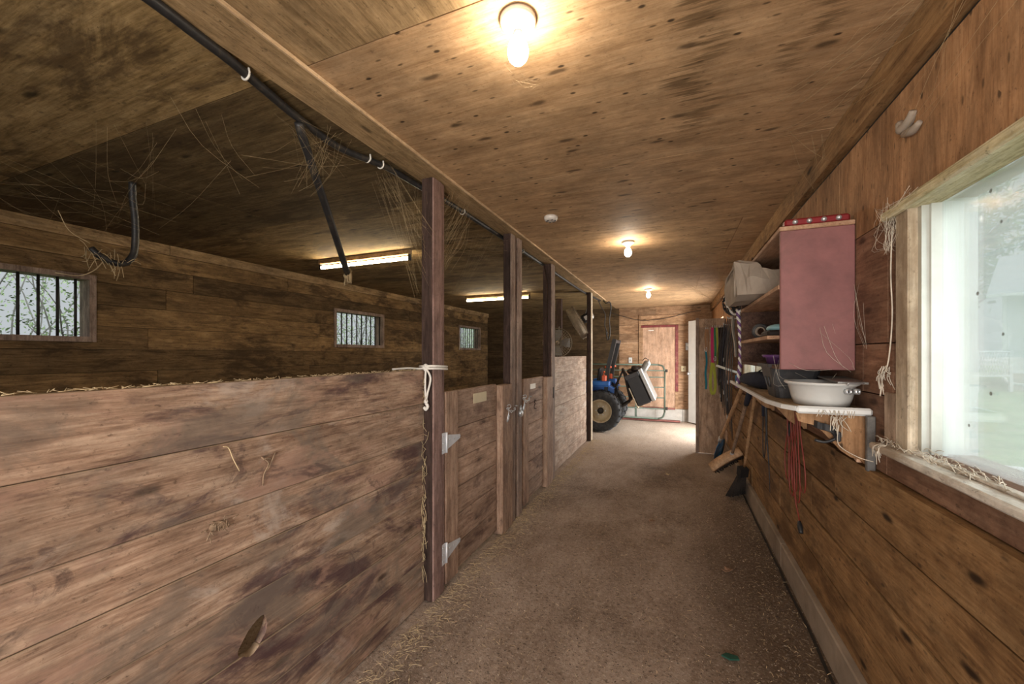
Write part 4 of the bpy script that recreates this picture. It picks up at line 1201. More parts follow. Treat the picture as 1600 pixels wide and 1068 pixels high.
# partition and leads hanging on it
t = thing('partition_panel', (.49, 6.37, 0), 'upright plywood partition with leads hung on it', 'partition')
mb = MB(); mb.set(.5).box(.318, .66, 6.352, 6.372, 0.0, 1.93, bev=.002); part('panel', mb, M['partition'], t)
mb = MB(); mb.set(.5).box(.278, .317, 6.345, 6.43, 0.0, 1.945, bev=.004); part('end_post', mb, M['post_lt'], t)
mb = MB(); mb.set(.8).box(.318, .66, 6.33, 6.351, 1.80, 1.93, bev=.003); part('top_rail', mb, M['partition'], t)
def lead(pts, w, m_, label, clip=None, name='dog_lead', m2=None):
    y0 = 6.33
    t = thing(name, (pts[0][0], y0, min(p[1] for p in pts)), label, 'lead', None)
    mb = MB(); mb.set(.5)
    P3 = [(x, y0-.012-.012*(i % 2), z) for i, (x, z) in enumerate(pts)]
    mb.strap(P3, w, .004, (1, .35, 0)); part('strap', mb, m_, t)
    mb = MB(); mb.set(.5).tube([(pts[0][0], 6.351, pts[0][1]+.03), (pts[0][0], 6.31, pts[0][1]+.025), (pts[0][0], 6.30, pts[0][1]-.005)], .004, 6, 3); part('hook', mb, M['steel'], t)
    if clip:
        x, z = clip; mb = MB(); mb.set(.5)
        mb.tube([(x, y0-.03, z+.03), (x+.012, y0-.03, z+.015), (x+.012, y0-.03, z-.02), (x, y0-.03, z-.035), (x-.012, y0-.03, z-.02), (x-.012, y0-.03, z+.01)], .005, 6, 3); part('clip', mb, M['steel'], t)
    if m2:
        mm, q = m2; mb = MB(); mb.set(.5).strap([(x, y0-.03, z) for x, z in q], w, .005, (1, .35, 0)); part('strap', mb, mm, t)
    return t
lead([(.405, 1.78), (.40, 1.65), (.408, 1.50), (.40, 1.32), (.41, 1.20)], .026, M['tan'], 'tan strap with a teal tail, leftmost on the partition', (.405, 1.49), m2=(M['teal'], [(.405, 1.46), (.415, 1.30), (.40, 1.15), (.41, 1.0), (.405, .92)]))
lead([(.43, 1.78), (.438, 1.6), (.43, 1.4), (.44, 1.15)], .022, M['tan'], 'brown strap right behind the teal-tailed one')
lead([(.49, 1.80), (.485, 1.6), (.49, 1.40), (.492, 1.30)], .036, M['pink'], 'bright pink lead ending in a yellow-green loop', (.52, 1.36), m2=(M['lime'], [(.485, 1.30), (.465, 1.1), (.465, .95), (.48, .87), (.505, .86), (.525, .95), (.52, 1.1), (.50, 1.29)]))
lead([(.545, 1.80), (.55, 1.62), (.556, 1.45), (.55, 1.30), (.545, 1.22)], .022, M['lime'], 'yellow-green lead right of the pink one')
lead([(.52, 1.80), (.522, 1.65), (.53, 1.5), (.525, 1.38)], .022, M['green'], 'dark green lead between the pink and the yellow-green leads')
for k, (x, zb, lab) in enumerate(((.575, .98, 'black strap right of the yellow-green lead'), (.60, .75, 'longest black strap on the partition'), (.625, 1.05, 'black strap second from the wall on the partition'), (.645, .85, 'black strap nearest the wall on the partition'))):
    lead([(x, 1.80), (x+.008, 1.55), (x-.006, 1.25), (x+.005, zb)], .026, M['darkleather'], lab, name='bridle_strap')
# dark bridles and ropes on the wall between partition and shelf
for k, (y, zt, zb, m_, lab) in enumerate(((5.9, 1.80, .62, 'darkleather', 'dark looped bridle hanging nearest the partition'), (5.5, 1.85, .70, 'navy', 'navy looped halter on the wall beside the dark bridle'), (5.15, 1.82, .45, 'darkleather', 'long dark looped rein on the wall above the blue shovel'))):
    t = thing('halter', (.66, y, zb), lab, 'halter')
    mb = MB(); mb.set(.5)
    for j in range(4):
        dy = R.uniform(-.05, .05); x = .60-.02*j
        mb.strap([(x+.03, y+dy*.3, zt), (x-.02, y-.08+dy, (zt+zb)/2), (x, y+dy*.5, zb+.1*j), (x-.02, y+.09+dy, (zt+zb)/2+.1), (x+.03, y+dy*.3, zt-.02)], .024, .005, (0, 1, .3))
    part('straps', mb, M[m_], t)
    mb = MB(); mb.set(.5).tube([(.68, y, zt+.0), (.60, y, zt+.01), (.585, y, zt+.03)], .006, 6, 3); part('hook', mb, M['steel'], t)
    for j in range(3):
        zz = zb+.25+.2*j
        mb = MB(); mb.set(.5); mb.tube([(.55, y+.022*math.cos(q*.785), zz+.022*math.sin(q*.785)) for q in range(9)], .004, 6, 1, cap=False)
        part('ring', mb, M['steel'], t)
t = thing('white_pipe', (.60, 4.9, 1.2), 'white plastic stick jutting out from the wall beside the leads', 'stick')
mb = MB(); mb.set(.5).tube([(.452, 5.25, 1.285), (.68, 5.05, 1.20)], .0135, 12, 1); part('stick', mb, M['vinyl'], t)

# cords and crop hanging under the shelf
XW = XR-.022
t = thing('riding_crop', (XW-.02, 3.5, .38), 'thin black whip hanging on the wall below the shelf', 'whip')
mb = MB(); mb.set(.5).tube([(XW-.03, 3.60, 1.09), (XW-.026, 3.60, .95), (XW-.022, 3.60, .80), (XW-.012, 3.57, .55), (XW-.012, 3.55, .42)], [.010, .010, .006, .004, .003], 8, 5); part('shaft', mb, M['blackp'], t)
mb = MB(); mb.set(.5).strap([(XW-.012, 3.55, .425), (XW-.012, 3.545, .37)], .018, .003, (0, 1, 0)); part('lash_tip', mb, M['darkleather'], t)
mb = MB(); mb.set(.5).tube([(XW-.03, 3.66, 1.08), (XW-.034, 3.66, .98), (XW-.03, 3.70, .80), (XW-.025, 3.72, .64), (XW-.025, 3.68, .60), (XW-.025, 3.63, .68), (XW-.025, 3.62, .80)], .004, 6, 5); part('wrist_loop', mb, M['blackp'], t)
mb = MB(); mb.set(.5).tube([(XW-.032, 3.66, 1.08), (XW-.032, 3.66, .93)], .014, 8, 1); part('grip', mb, M['navy'], t)
t = thing('extension_cord', (XW-.02, 2.75, .44), 'coiled dark red extension cord hanging under the shelf', 'cord')
mb = MB(); mb.set(.5)
x = XW-.028
loops = [(2.95, 1.12, 2.93, .66), (2.87, 1.12, 2.84, .60), (2.80, 1.12, 2.78, .64), (2.74, 1.11, 2.72, .60), (2.68, 1.12, 2.62, .68)]
pts = [(x, 2.96, 1.12)]
for i, (ya, za, yb, zb) in enumerate(loops):
    pts += [(x-.004*i, ya-.02, 1.0), (x-.008, yb+.05, .8), (x-.006, yb+.03, zb), (x-.004, yb-.04, zb), (x-.006, yb-.05, .8), (x-.012, ya-.045, 1.0), (x-.012, ya-.05, za)]
mb.tube(pts, .0037, 6, 6)
mb.tube([(x, 2.82, 1.0), (x-.004, 2.84, .8), (x, 2.80, .6), (x+.008, 2.76, .50), (x+.008, 2.72, .46)], .0037, 6, 6)
part('coil', mb, M['cordred'], t)
mb = MB(); mb.set(.5).tube([(x+.006, 2.725, .465), (x+.004, 2.70, .44), (x+.004, 2.68, .415)], [.009, .014, .011], 8, 3); part('plug', mb, M['blackp'], t, 'black plug')
mb = MB(); mb.set(.5).tube([(x, 2.91, 1.0), (x, 2.90, .95), (x, 2.885, .92)], [.006, .011, .009], 8, 3); part('plug', mb, M['blackp'], t, 'black socket end')
mb = MB(); mb.set(.5).tube([(.70, 2.84, 1.14), (XW-.03, 2.84, 1.135), (XW-.045, 2.84, 1.15)], .007, 6, 3); part('hook', mb, M['steel'], t)
t = thing('head_collar', (.56, 1.95, 1.06), 'black webbing strap slung under the shelf\'s near end', 'strap')
mb = MB(); mb.set(.5)
mb.strap([(.505, 2.12, 1.165), (.515, 2.02, 1.150), (.53, 1.95, 1.135), (.555, 1.945, 1.128), (.58, 1.94, 1.118), (.595, 1.94, 1.09)], .026, .008, (0, .3, 1))
mb.tube([(.52, 1.945, 1.075), (.55, 1.94, 1.07), (.58, 1.94, 1.082), (.597, 1.94, 1.10)], .006, 8, 5)
part('strap', mb, M['blackp'], t)
mb = MB(); mb.set(.5).box(.586, .604, 1.933, 1.95, 1.075, 1.115, bev=.004); part('buckle', mb, M['greyp'], t)

# long tools leaning under the shelf
def handle(t, a, b_, r, m_, grip=None):
    mb = MB(); mb.set(.5)
    a, b_ = Vector(a), Vector(b_)
    mb.tube([a, a.lerp(b_, .3)+Vector((0, .004, 0)), a.lerp(b_, .7), b_], [r, r, r*.95, r*.9], 10, 4)
    h = part('handle', mb, m_, t)
    if grip:
        mb = MB(); mb.set(.5).tube([a.lerp(b_, -.02), a.lerp(b_, .10), a.lerp(b_, grip)], [r*1.4, r*1.55, r*1.35], 10, 4); part('grip', mb, M['navy'], h, 'dark blue grip')
t = thing('blue_shovel', (.46, 5.55, 0), 'worn blue shovel leaning beside the partition, wooden handle', 'shovel')
handle(t, (.605, 4.25, 1.175), (.50, 5.45, .36), .0185, M['handle'])
mb = MB(); mb.set(.5)
# dished blade along its handle line
d = (Vector((.47, 5.72, .012))-Vector((.50, 5.44, .37))).normalized(); s_ = Vector((.42, .9, 0)); s_ = (s_-d*s_.dot(d)).normalized(); nn = d.cross(s_).normalized(); c0 = Vector((.50, 5.44, .37))
vs = []
prof = [(0, .03), (.05, .10), (.14, .12), (.27, .115), (.36, .07), (.40, .012)]
for dist, hw in prof:
    for k in range(7):
        u = -1+k/3
        for th in (0, .004): vs.append(c0+d*dist+s_*hw*u+nn*(.035*(u*u)*(.4+dist)+th))
fs = []
for i in range(len(prof)-1):
    for k in range(6):
        q = i*14+k*2; fs += [(q, q+2, q+16, q+14), (q+1, q+15, q+17, q+3)]
    fs += [(i*14, i*14+14, i*14+15, i*14+1), (i*14+12, i*14+13, i*14+27, i*14+26)]
mb.add(vs, fs, True); part('blade', mb, M['bluetool'], t, 'worn blue blade')
mb = MB(); mb.set(.5).tube([(.507, 5.37, .42), (.499, 5.46, .345)], [.024, .016], 10, 1); part('socket', mb, M['steel'], t)

t = thing('push_broom', (.48, 4.5, 0), 'push broom with a wide wooden block, dark blue grip', 'broom')
handle(t, (.61, 3.98, 1.135), (.575, 4.93, .335), .0165, M['handle_old'], .22)
mb = MB(); mb.set(.5)
def frame_box(mb, c, ux, uy, uz, hx, hy, hz, taper=1.):
    c, ux, uy, uz = Vector(c), Vector(ux).normalized(), Vector(uy).normalized(), Vector(uz).normalized()
    vs = []
    for sz in (-1, 1):
        for sx, sy in ((-1, -1), (1, -1), (1, 1), (-1, 1)):
            k = taper if sz < 0 else 1
            vs.append(c+ux*hx*sx*k+uy*hy*sy*k+uz*hz*sz)
    mb.add(vs, [(3, 2, 1, 0), (4, 5, 6, 7), (0, 1, 5, 4), (1, 2, 6, 5), (2, 3, 7, 6), (3, 0, 4, 7)])
ux = Vector((-.80, .05, -.60)).normalized(); uz = Vector((-.30, -.70, .62)); uz = (uz-ux*uz.dot(ux)).normalized(); uy = uz.cross(ux)
c0 = Vector((.515, 4.96, .255))
# wooden block with an arched top
nn_ = 10; vs = []
for i in range(nn_+1):
    f = -1+2*i/nn_
    for sy in (-1, 1):
        for sz in (0, 1):
            vs.append(c0+ux*.185*f+uy*.05*sy+uz*((.045-.012*f*f) if sz else 0.0)+uz*(-.022*f*f))
fs = []
for i in range(nn_):
    q = i*4; fs += [(q, q+4, q+5, q+1), (q+2, q+3, q+7, q+6), (q+1, q+5, q+7, q+3), (q, q+2, q+6, q+4)]
fs += [(0, 1, 3, 2), (nn_*4, nn_*4+2, nn_*4+3, nn_*4+1)]
mb.add(vs, fs, True); part('block', mb, M['broomwood'], t, 'pale wooden block')
mb = MB(); mb.set(.5)
for i in range(30):
    for j in range(5):
        f = -1+2*(i+.5)/30; g = -1+2*(j+.5)/5
        p = c0+ux*.175*f+uy*.045*g-uz*.022*f*f
        q = p-uz*.075+uy*R.uniform(-.014, .014)+ux*R.uniform(-.012, .012); q.z = max(q.z, .006)
        mb.tube([p, q], [.008, .006], 5, 1)
o = part('bristles', mb, M['bristle'], t)
mb = MB(); mb.set(.5).tube([Vector((.576, 4.915, .348)), Vector((.571, 4.965, .300))], [.019, .022], 10, 1); part('socket', mb, M['steel'], t)

t = thing('house_broom', (.62, 4.35, 0), 'thin wooden-handled broom with a black head, nearest the curb', 'broom')
handle(t, (.60, 3.69, 1.150), (.622, 4.43, .33), .0125, M['handle'])
mb = MB(); mb.set(.5)
frame_box(mb, (.612, 4.46, .27), (.62, .5, 0), (-.2, .3, .2), (.0, -.52, .85), .05, .028, .055); part('ferrule', mb, M['blackp'], t)
mb = MB(); mb.set(.5)
for i in range(26):
    for j in range(5):
        f = -1+2*(i+.5)/26; g = -1+2*(j+.5)/5
        p = Vector((.606, 4.48, .225))+Vector((.62, .5, 0)).normalized()*.05*f+Vector((0, .02, .01))*g
        q = Vector((.560, 4.52, .012))+Vector((.5, .62, 0)).normalized()*.13*f+Vector((-.03, .02, 0))*g+Vector((R.uniform(-.012, .012), R.uniform(-.012, .012), R.uniform(0, .015)))
        q.x = min(q.x, .648)
        mb.tube([p, q], [.006, .004], 4, 1)
part('bristles', mb, M['bristle'], t)

# ------------------------------------------------------------------ far end: gate, outlets, wires, rail
t = thing('tube_gate', (-1.2, 8.95, .05), 'green-grey tubular farm gate leaning on the far wall', 'gate')
gy = lambda z: 8.90+.10*(z/1.2)
mb = MB(); mb.set(.5)
x0, x1 = -2.6, -.205
fr = [(x0, .10), (x0, 1.10), (x0+.1, 1.195), (x1-.13, 1.195), (x1-.035, 1.16), (x1, 1.06), (x1, .20), (x1-.04, .10), (x1-.13, .065), (x0+.1, .065), (x0, .10)]
P = []
for i, (x, z) in enumerate(fr): P.append((x, gy(z), z))
mb.tube([P[2], P[3]], .018, 10, 1); mb.tube([P[3], P[4], P[5]], .018, 10, 5); mb.tube([P[5], P[6]], .018, 10, 1); mb.tube([P[6], P[7], P[8]], .018, 10, 5); mb.tube([P[8], P[9]], .018, 10, 1)
mb.tube([P[9], P[0], P[1], P[2]], .018, 10, 1)
part('frame_tube', mb, M['greygreen'], t)
for z in (.27, .50, .72, .93, 1.07):
    mb = MB(); mb.set(.5).tube([(x0, gy(z), z), (x1, gy(z), z)], .0125, 8, 1); part('bar', mb, M['greygreen'], t)
mb = MB(); mb.set(.5).box(-.80, -.765, gy(.1)-.012, gy(.1)+.012, .07, 1.19, rot=Rx(-.083), piv=(-.78, gy(.1), .07)); part('brace', mb, M['greygreen'], t)
for z in (.28, 1.07):
    mb = MB(); mb.set(.5).box(x1+.012, x1+.06, gy(z)-.02, gy(z)+.02, z-.03, z+.03, bev=.004); part('hinge_lug', mb, M['iron'], t)

def plate(x, z, w, h, m_, name, label, slot=True):
    t = thing(name, (x, YF-.005, z-h/2), label, 'switch')
    mb = MB(); mb.set(.5).box(x-w/2, x+w/2, YF-.012, YF-.001, z-h/2, z+h/2, bev=.003); part('cover', mb, m_, t)
    mb = MB(); mb.set(.5).box(x-.007, x+.007, YF-.02, YF-.012, z-.014, z+.014, bev=.002); part('toggle', mb, M['greyp'], t)
plate(-.925, 1.285, .075, .12, M['enamel'], 'light_switch', 'white light switch plate left of the plywood door')
plate(.165, 1.11, .095, .115, M['plate'], 'light_switch', 'cream switch plate right of the plywood door')
t = thing('meter_box', (.25, YF-.05, 1.50), 'small grey box on the wall beside the white door', 'box')
mb = MB(); mb.set(.5).box(.20, .31, YF-.055, YF-.002, 1.50, 1.66, bev=.006); part('case', mb, M['silver'], t)
mb = MB(); mb.set(.5).lathe([(.001, 0), (.03, 0), (.028, .012), (.001, .014)], axis_matrix((.255, YF-.055, 1.60), (0, -1, 0)), 16); part('dial', mb, M['vinyl'], t)

mb = MB(); mb.set(.5)
mb.tube([(-1.35, 9.16, 2.36), (-1.1, 9.17, 2.27), (-.75, 9.17, 2.17), (-.45, 9.17, 2.165), (-.1, 9.17, 2.21), (.25, 9.17, 2.30), (.5, 9.17, 2.33)], .006, 6, 5)
tag(mb.build('power_wire', M['cable']), 'dark wire drooping across the wall above the plywood door', 'wire')
mb = MB(); mb.set(.5)
mb.tube([(-1.24, 7.5, 2.42), (-1.18, 7.45, 2.36), (-1.12, 7.45, 2.38), (-1.10, 7.5, 2.28), (-1.13, 7.5, 2.05), (-1.12, 7.52, 1.8), (-1.16, 7.52, 1.68), (-1.19, 7.5, 1.85)], .011, 8, 5)
mb.tube([(-1.30, 7.3, 2.40), (-1.25, 7.35, 2.28), (-1.19, 7.4, 2.15), (-1.20, 7.42, 1.95), (-1.15, 7.45, 1.8)], .008, 8, 5)
tag(mb.build('dangling_wire', M['cable']), 'tangle of dark wires hanging at the end of the ceiling strip', 'wire')
mb = MB(); mb.set(.5)
mb.box(-1.35, .10, 8.93, 9.03, .003, .035, bev=.005)
tag(mb.build('floor_rail', M['rustred']), 'dull red board lying on the floor along the far wall', 'board')

# ------------------------------------------------------------------ tractor, parked across the bay, rear to the corridor
TX, TY = -1.27, 7.80
tr = thing('tractor', (TX, TY, 0), 'small blue tractor parked in the bay behind the last post', 'tractor')
def wheel(x, y, r, w, rim_r, side, lugs, name='rear_wheel'):
    A = axis_matrix((x, y, r), (0, side, 0))      # local z points to the outside
    mb = MB(); mb.set(.5)
    prof = [(rim_r, -w*.42), (rim_r+.02, -w*.5), (r*.86, -w*.5), (r*.955, -w*.42), (r*.965, w*.42), (r*.86, w*.5), (rim_r+.02, w*.5), (rim_r, w*.42)]
    mb.lathe(prof, A, 48, closed=True)
    tyre = part('tyre', mb, M['blackr'], tr)
    mb = MB(); mb.set(.5)
    for k in range(lugs):
        for sgn in (-1, 1):
            a0 = 2*math.pi*(k+(.5 if sgn > 0 else 0))/lugs
            rr = r*.965
            vs = []
            for (zz, da) in ((sgn*w*.02, .10), (sgn*w*.30, .02), (sgn*w*.47, -.06)):
                rb = rr-.008 if abs(zz) < w*.4 else rr-.035
                rt = r if abs(zz) < w*.4 else r-.012
                for dd in (-.035, .035):
                    for q in (rb, rt): vs.append(A @ Vector((q*math.cos(a0+da+dd), q*math.sin(a0+da+dd), zz)))
            fs = []
            for i in range(2):
                o_ = i*4; fs += [(o_+1, o_+3, o_+7, o_+5), (o_, o_+1, o_+5, o_+4), (o_+2, o_+6, o_+7, o_+3)]
            fs += [(0, 2, 3, 1), (8, 9, 11, 10)]
            mb.add(vs, fs)
    part('tread_lug', mb, M['blackr'], tyre)
    mb = MB(); mb.set(.5)
    mb.lathe([(rim_r+.012, -w*.43), (rim_r+.012, w*.46), (rim_r-.008, w*.46), (rim_r-.02, w*.38), (rim_r-.03, w*.18), (rim_r*.62, w*.05), (rim_r*.5, w*.10), (.001, w*.10), (.001, -w*.1), (rim_r-.03, -w*.2)], A, 40)
    rim = part('rim', mb, M['rim'], tr)
    mb = MB(); mb.set(.5).lathe([(rim_r*.28, w*.1), (rim_r*.28, w*.22), (rim_r*.2, w*.3), (.001, w*.3)], A, 16); part('hub', mb, M['iron'], rim)
    mb = MB(); mb.set(.5)
    for k in range(6):
        aa = k*math.pi/3; mb.lathe([(.011, 0), (.011, .014), (.001, .016)], A @ Matrix.Translation((rim_r*.42*math.cos(aa), rim_r*.42*math.sin(aa), w*.10)), 6, smooth=False)
    part('wheel_nut', mb, M['steel'], rim)
wheel(TX, 7.42, .382, .26, .205, -1, 20); wheel(TX, 8.28, .382, .26, .205, 1, 20)
wheel(TX-1.35, 7.50, .27, .16, .14, -1, 16); wheel(TX-1.35, 8.18, .27, .16, .14, 1, 16)
mb = MB(); mb.set(.5)
mb.box(TX-.75, TX+.12, 7.70, 8.00, .36, .62, bev=.02); mb.tube([(TX, 7.44, .382), (TX, 8.26, .382)], .07, 12, 1)
mb.box(TX-1.5, TX-.7, 7.74, 7.96, .36, .52, bev=.02); mb.tube([(TX-1.35, 7.52, .30), (TX-1.35, 8.16, .30)], .035, 10, 1)
mb.box(TX+.10, TX+.20, 7.74, 7.96, .40, .66, bev=.02)
part('transmission', mb, M['iron'], tr)
mb = MB(); mb.set(.5)
n = 10; vs = []
sec = [(-.23, .0), (-.24, .15), (-.22, .25), (-.15, .31), (.0, .33), (.15, .31), (.22, .25), (.24, .15), (.23, .0)]
for xx, k, lift in ((TX-1.72, .86, .0), (TX-1.68, .95, .02), (TX-1.2, 1., .06), (TX-.62, 1.02, .09)):
    for yy, zz in sec: vs.append((xx, TY+yy*k, .55+lift*.3+zz*k))
m_ = len(sec)
fs = [(i*m_+j, (i+1)*m_+j, (i+1)*m_+j+1, i*m_+j+1) for i in range(3) for j in range(m_-1)]
fs += [tuple(range(m_)), tuple(reversed(range(3*m_, 4*m_)))]+[(i*m_, i*m_+m_-1, (i+1)*m_+m_-1, (i+1)*m_) for i in range(3)]
mb.add(vs, fs); part('hood', mb, M['blue'], tr)
for sy, y in ((-1, 7.43), (1, 8.17)):
    mb = MB(); mb.set(.5)
    yo, yi = (y-.13, y+.13)
    # flat-topped mudguard over the wheel
    prof = [(-.48, .40), (-.46, .62), (-.36, .80), (-.26, .845), (.16, .845), (.24, .80)]
    pts_o = [(TX+a_, z) for a_, z in prof]; pts_i = [(TX+a_*.97, z-.015) for a_, z in reversed(prof)]
    mb.prism(pts_o+pts_i, yo, yi, 'Y')
    mb.prism([(TX+a_*.95, z-.018) for a_, z in prof]+[(TX+.2, .55), (TX-.3, .45)], yi-.012 if sy < 0 else yo, yi if sy < 0 else yo+.012, 'Y')
    mb.box(TX-.26, TX+.17, yo-.0, yi, .846, .925, bev=.012)
    f_ = part('fender', mb, M['blue'], tr)
    mb = MB(); mb.set(.5).box(TX+.03, TX+.11, yo+.03, yo+.11, .926, 1.03, bev=.012); part('signal_lamp', mb, M['orange'], f_, 'orange lamp')
mb = MB(); mb.set(.5)
mb.box(TX-.46, TX-.08, 7.62, 8.0, .78, .86, bev=.03); mb.box(TX-.11, TX-.04, 7.63, 7.99, .86, 1.16, bev=.03, rot=Ry(.12))
part('seat', mb, M['blackp'], tr)
for y in (7.545, 8.14):
    mb = MB(); mb.set(.5)
    a = Vector((TX+.06, y, .60)); b_ = Vector((TX+.115, y, 1.18)); e = Vector((TX+.235, y, 1.70))
    frame_box(mb, (a+b_)/2, (1, 0, -.09), (0, 1, 0), b_-a, .032, .04, (b_-a).length/2)
    frame_box(mb, (b_+e)/2, (1, 0, -.23), (0, 1, 0), e-b_, .036, .045, (e-b_).length/2)
    r_ = part('roll_bar_post', mb, M['blackp'], tr)
    mb = MB(); mb.set(.5).tube([b_+Vector((-.06, 0, 0)), b_+Vector((.06, 0, 0))], .018, 10, 1); part('pivot_pin', mb, M['orange'], r_, 'orange-red pivot')
mb = MB(); mb.set(.5); mb.box(TX+.205, TX+.265, 7.585, 8.10, 1.63, 1.69, bev=.01, rot=Ry(.22)); part('roll_bar_top', mb, M['blackp'], tr)
mb = MB(); mb.set(.5); mb.tube([(TX-.62, TY, .85), (TX-.72, TY, 1.02), (TX-.70, TY, 1.06)], .02, 10, 3)
c = Vector((TX-.66, TY, 1.07)); A = axis_matrix(c, (.45, 0, .9))
mb.tube([A @ Vector((.17*math.cos(k*math.pi/12), .17*math.sin(k*math.pi/12), 0)) for k in range(25)], .014, 8, 1, cap=False)
for k in range(3): mb.tube([A @ Vector((0, 0, 0)), A @ Vector((.17*math.cos(k*2.09), .17*math.sin(k*2.09), 0))], .01, 6, 1)
part('steering_wheel', mb, M['blackp'], tr)
mb = MB(); mb.set(.5)
for y, z in ((7.62, 1.02), (7.66, 1.08), (7.97, 1.05)): mb.tube([(TX-.02, y, .88), (TX+.02, y, z)], .008, 8, 1); mb.sphere((TX+.02, y, z), .02, n=10, m=8)
part('lever', mb, M['orange'], tr, 'orange-red knobbed levers')
mb = MB(); mb.set(.5)
for k in range(9):
    y = 7.60+.05*k
    mb.tube([(TX+.14, y, .66), (TX+.20, y-.02, .74+.02*(k % 3)), (TX+.22, y, .66), (TX+.18, y+.02, .52)], .009, 6, 5)
part('hydraulic_hose', mb, M['blackp'], tr)
mb = MB(); mb.set(.5)
for y in (7.58, 8.02):
    mb.tube([(TX+.08, y, .42), (TX+.30, y, .43), (TX+.50, y, .56)], [.03, .026, .024], 8, 4)
    mb.tube([(TX+.12, y, .86), (TX+.33, y, .46)], .014, 8, 1)
    mb.tube([(TX+.06, y, .70), (TX+.20, y, .82), (TX+.24, y, .86)], .02, 8, 3)
part('lower_link', mb, M['iron'], tr)
mb = MB(); mb.set(.5).tube([(TX+.18, TY, .74), (TX+.345, TY, 1.10)], .018, 10, 1); part('top_link', mb, M['iron'], tr)

# box carried on the linkage
t = thing('linkage_box', (-.55, 7.75, .45), 'tilted black and grey box carried on the back of the tractor', 'box')
c0 = Vector((-.60, 7.78, .83)); tilt = -math.radians(24)
rot = Ry(tilt)      # leans away from the tractor at the bottom
def RB(mb, x0, x1, y0, y1, z0, z1, bev=.006):
    mb.box(c0.x+x0, c0.x+x1, c0.y+y0, c0.y+y1, c0.z+z0, c0.z+z1, rot=rot, piv=c0, bev=bev)
mb = MB(); mb.set(.5); RB(mb, -.155, .095, -.36, .36, -.32, .27, .02); part('body', mb, M['blackp'], t, 'black steel body')
mb = MB(); mb.set(.5); RB(mb, .100, .175, -.365, .365, -.315, .30, .012); part('end_panel', mb, M['silver'], t, 'pale grey end panel')
mb = MB(); mb.set(.5); RB(mb, -.175, -.156, -.362, .362, -.34, .05, .004); part('front_plate', mb, M['rim'], t, 'pale plate')
mb = MB(); mb.set(.5); RB(mb, -.165, .098, -.372, .372, .19, .275, .01); part('rim_band', mb, M['greyp'], t)
mb = MB(); mb.set(.5)
for y in (7.60, 8.0):
    mb.tube([(-.925, TY, 1.14), (-.86, (TY+y)/2, .98), (-.765, y, .60)], .026, 8, 3)
mb.tube([(-.765, 7.56, .60), (-.765, 8.04, .60)], .026, 8, 1)
part('hitch_frame', mb, M['iron'], t)
for (x, y, z, r, m_, nm, lab) in ((-.655, 7.62, 1.17, .075, 'darkleather', 'rag_heap', 'dark rag heap on top of the tractor\'s box'), (-.50, 7.60, 1.20, .07, 'silver', 'grey_can', 'grey can lying on top of the tractor\'s box')):
    mb = MB(); mb.set(.5)
    if nm == 'rag_heap':
        mb.sphere((x, y, z-.02), r*1.4, r*1.6, r*.8, 14, 10, wob=.7, ws=12.)
        mb.sphere((x-.10, y+.05, z-.09), r, r*1.4, r*.7, 12, 8, wob=.7, ws=12.)
        tag(mb.build(nm, M[m_]), lab, 'rags')
    else:
        t = thing(nm, (x, y, z-.07), lab, 'can')
        mb.lathe([(.001, -.10), (.058, -.10), (.062, -.09), (.062, .08), (.045, .10), (.02, .105), (.02, .125), (.001, .125)], axis_matrix((x, y, z+.0), (.5, -.2, .85)), 18); part('body', mb, M[m_], t)
        mb = MB(); mb.set(.5).tube([(x-.05, y, z+.10), (x, y-.03, z+.15), (x+.06, y, z+.11)], .006, 6, 4); part('handle', mb, M['iron'], t)

# ------------------------------------------------------------------ litter, cobwebs, twigs
def straw_bits(n, fx, lo, hi, rad, name, m_, label, seed):
    r_ = random.Random(seed); mb = MB()
    for i in range(n):
        x, y, z = fx(r_); L = r_.uniform(lo, hi); a_ = r_.uniform(0, 6.28)
        mb.cur = (r_.random(), r_.random())
        dx, dy = math.cos(a_)*L/2, math.sin(a_)*L/2
        x = min(max(x, -1.29 if y < 4 else -1.32), .63)
        w = rad*r_.uniform(.6, 1.3)
        p0 = Vector((x-dx, y-dy, z+r_.uniform(0, .004))); p1 = Vector((x+dx, y+dy, z+r_.uniform(.001, .012)))
        s_ = Vector((-dy, dx, 0)).normalized()*w
        mid = (p0+p1)/2+Vector((0, 0, r_.uniform(0, .004)))+s_*r_.uniform(-3, 3)
        vs = [p0-s_, p0+s_, mid+s_, mid-s_, p1+s_*.6, p1-s_*.6, p0+Vector((0, 0, w)), mid+Vector((0, 0, w)), p1+Vector((0, 0, w))]
        mb.add(vs, [(0, 3, 7, 6), (3, 5, 8, 7), (1, 6, 7, 2), (2, 7, 8, 4), (0, 6, 1), (5, 4, 8)])
    o = mb.build(name, m_, origin=(0, 0, 0)); tag(o, label, 'straw', None, 'stuff')
def f_edge(r_):
    y = r_.uniform(.6, 6.6); return (-1.27+abs(r_.gauss(0, .10)), y, .003)
def f_all(r_):
    y = .8+7.6*r_.random()**1.4
    return (r_.uniform(-1.25, .62), y, .002)
def f_right(r_):
    y = r_.uniform(1.2, 5); return (.63-abs(r_.gauss(0, .12)), y, .002)
straw_bits(2600, f_edge, .012, .06, .0009, 'straw_litter', M['straw'], 'pale straw drifted along the foot of the stall boards', 3)
straw_bits(3800, f_all, .004, .022, .0009, 'chaff_litter', M['straw'], 'short chaff and straw scattered over the corridor floor', 4)
straw_bits(320, f_right, .006, .03, .0008, 'curb_litter', M['straw'], 'straw bits along the foot of the right wall', 5)
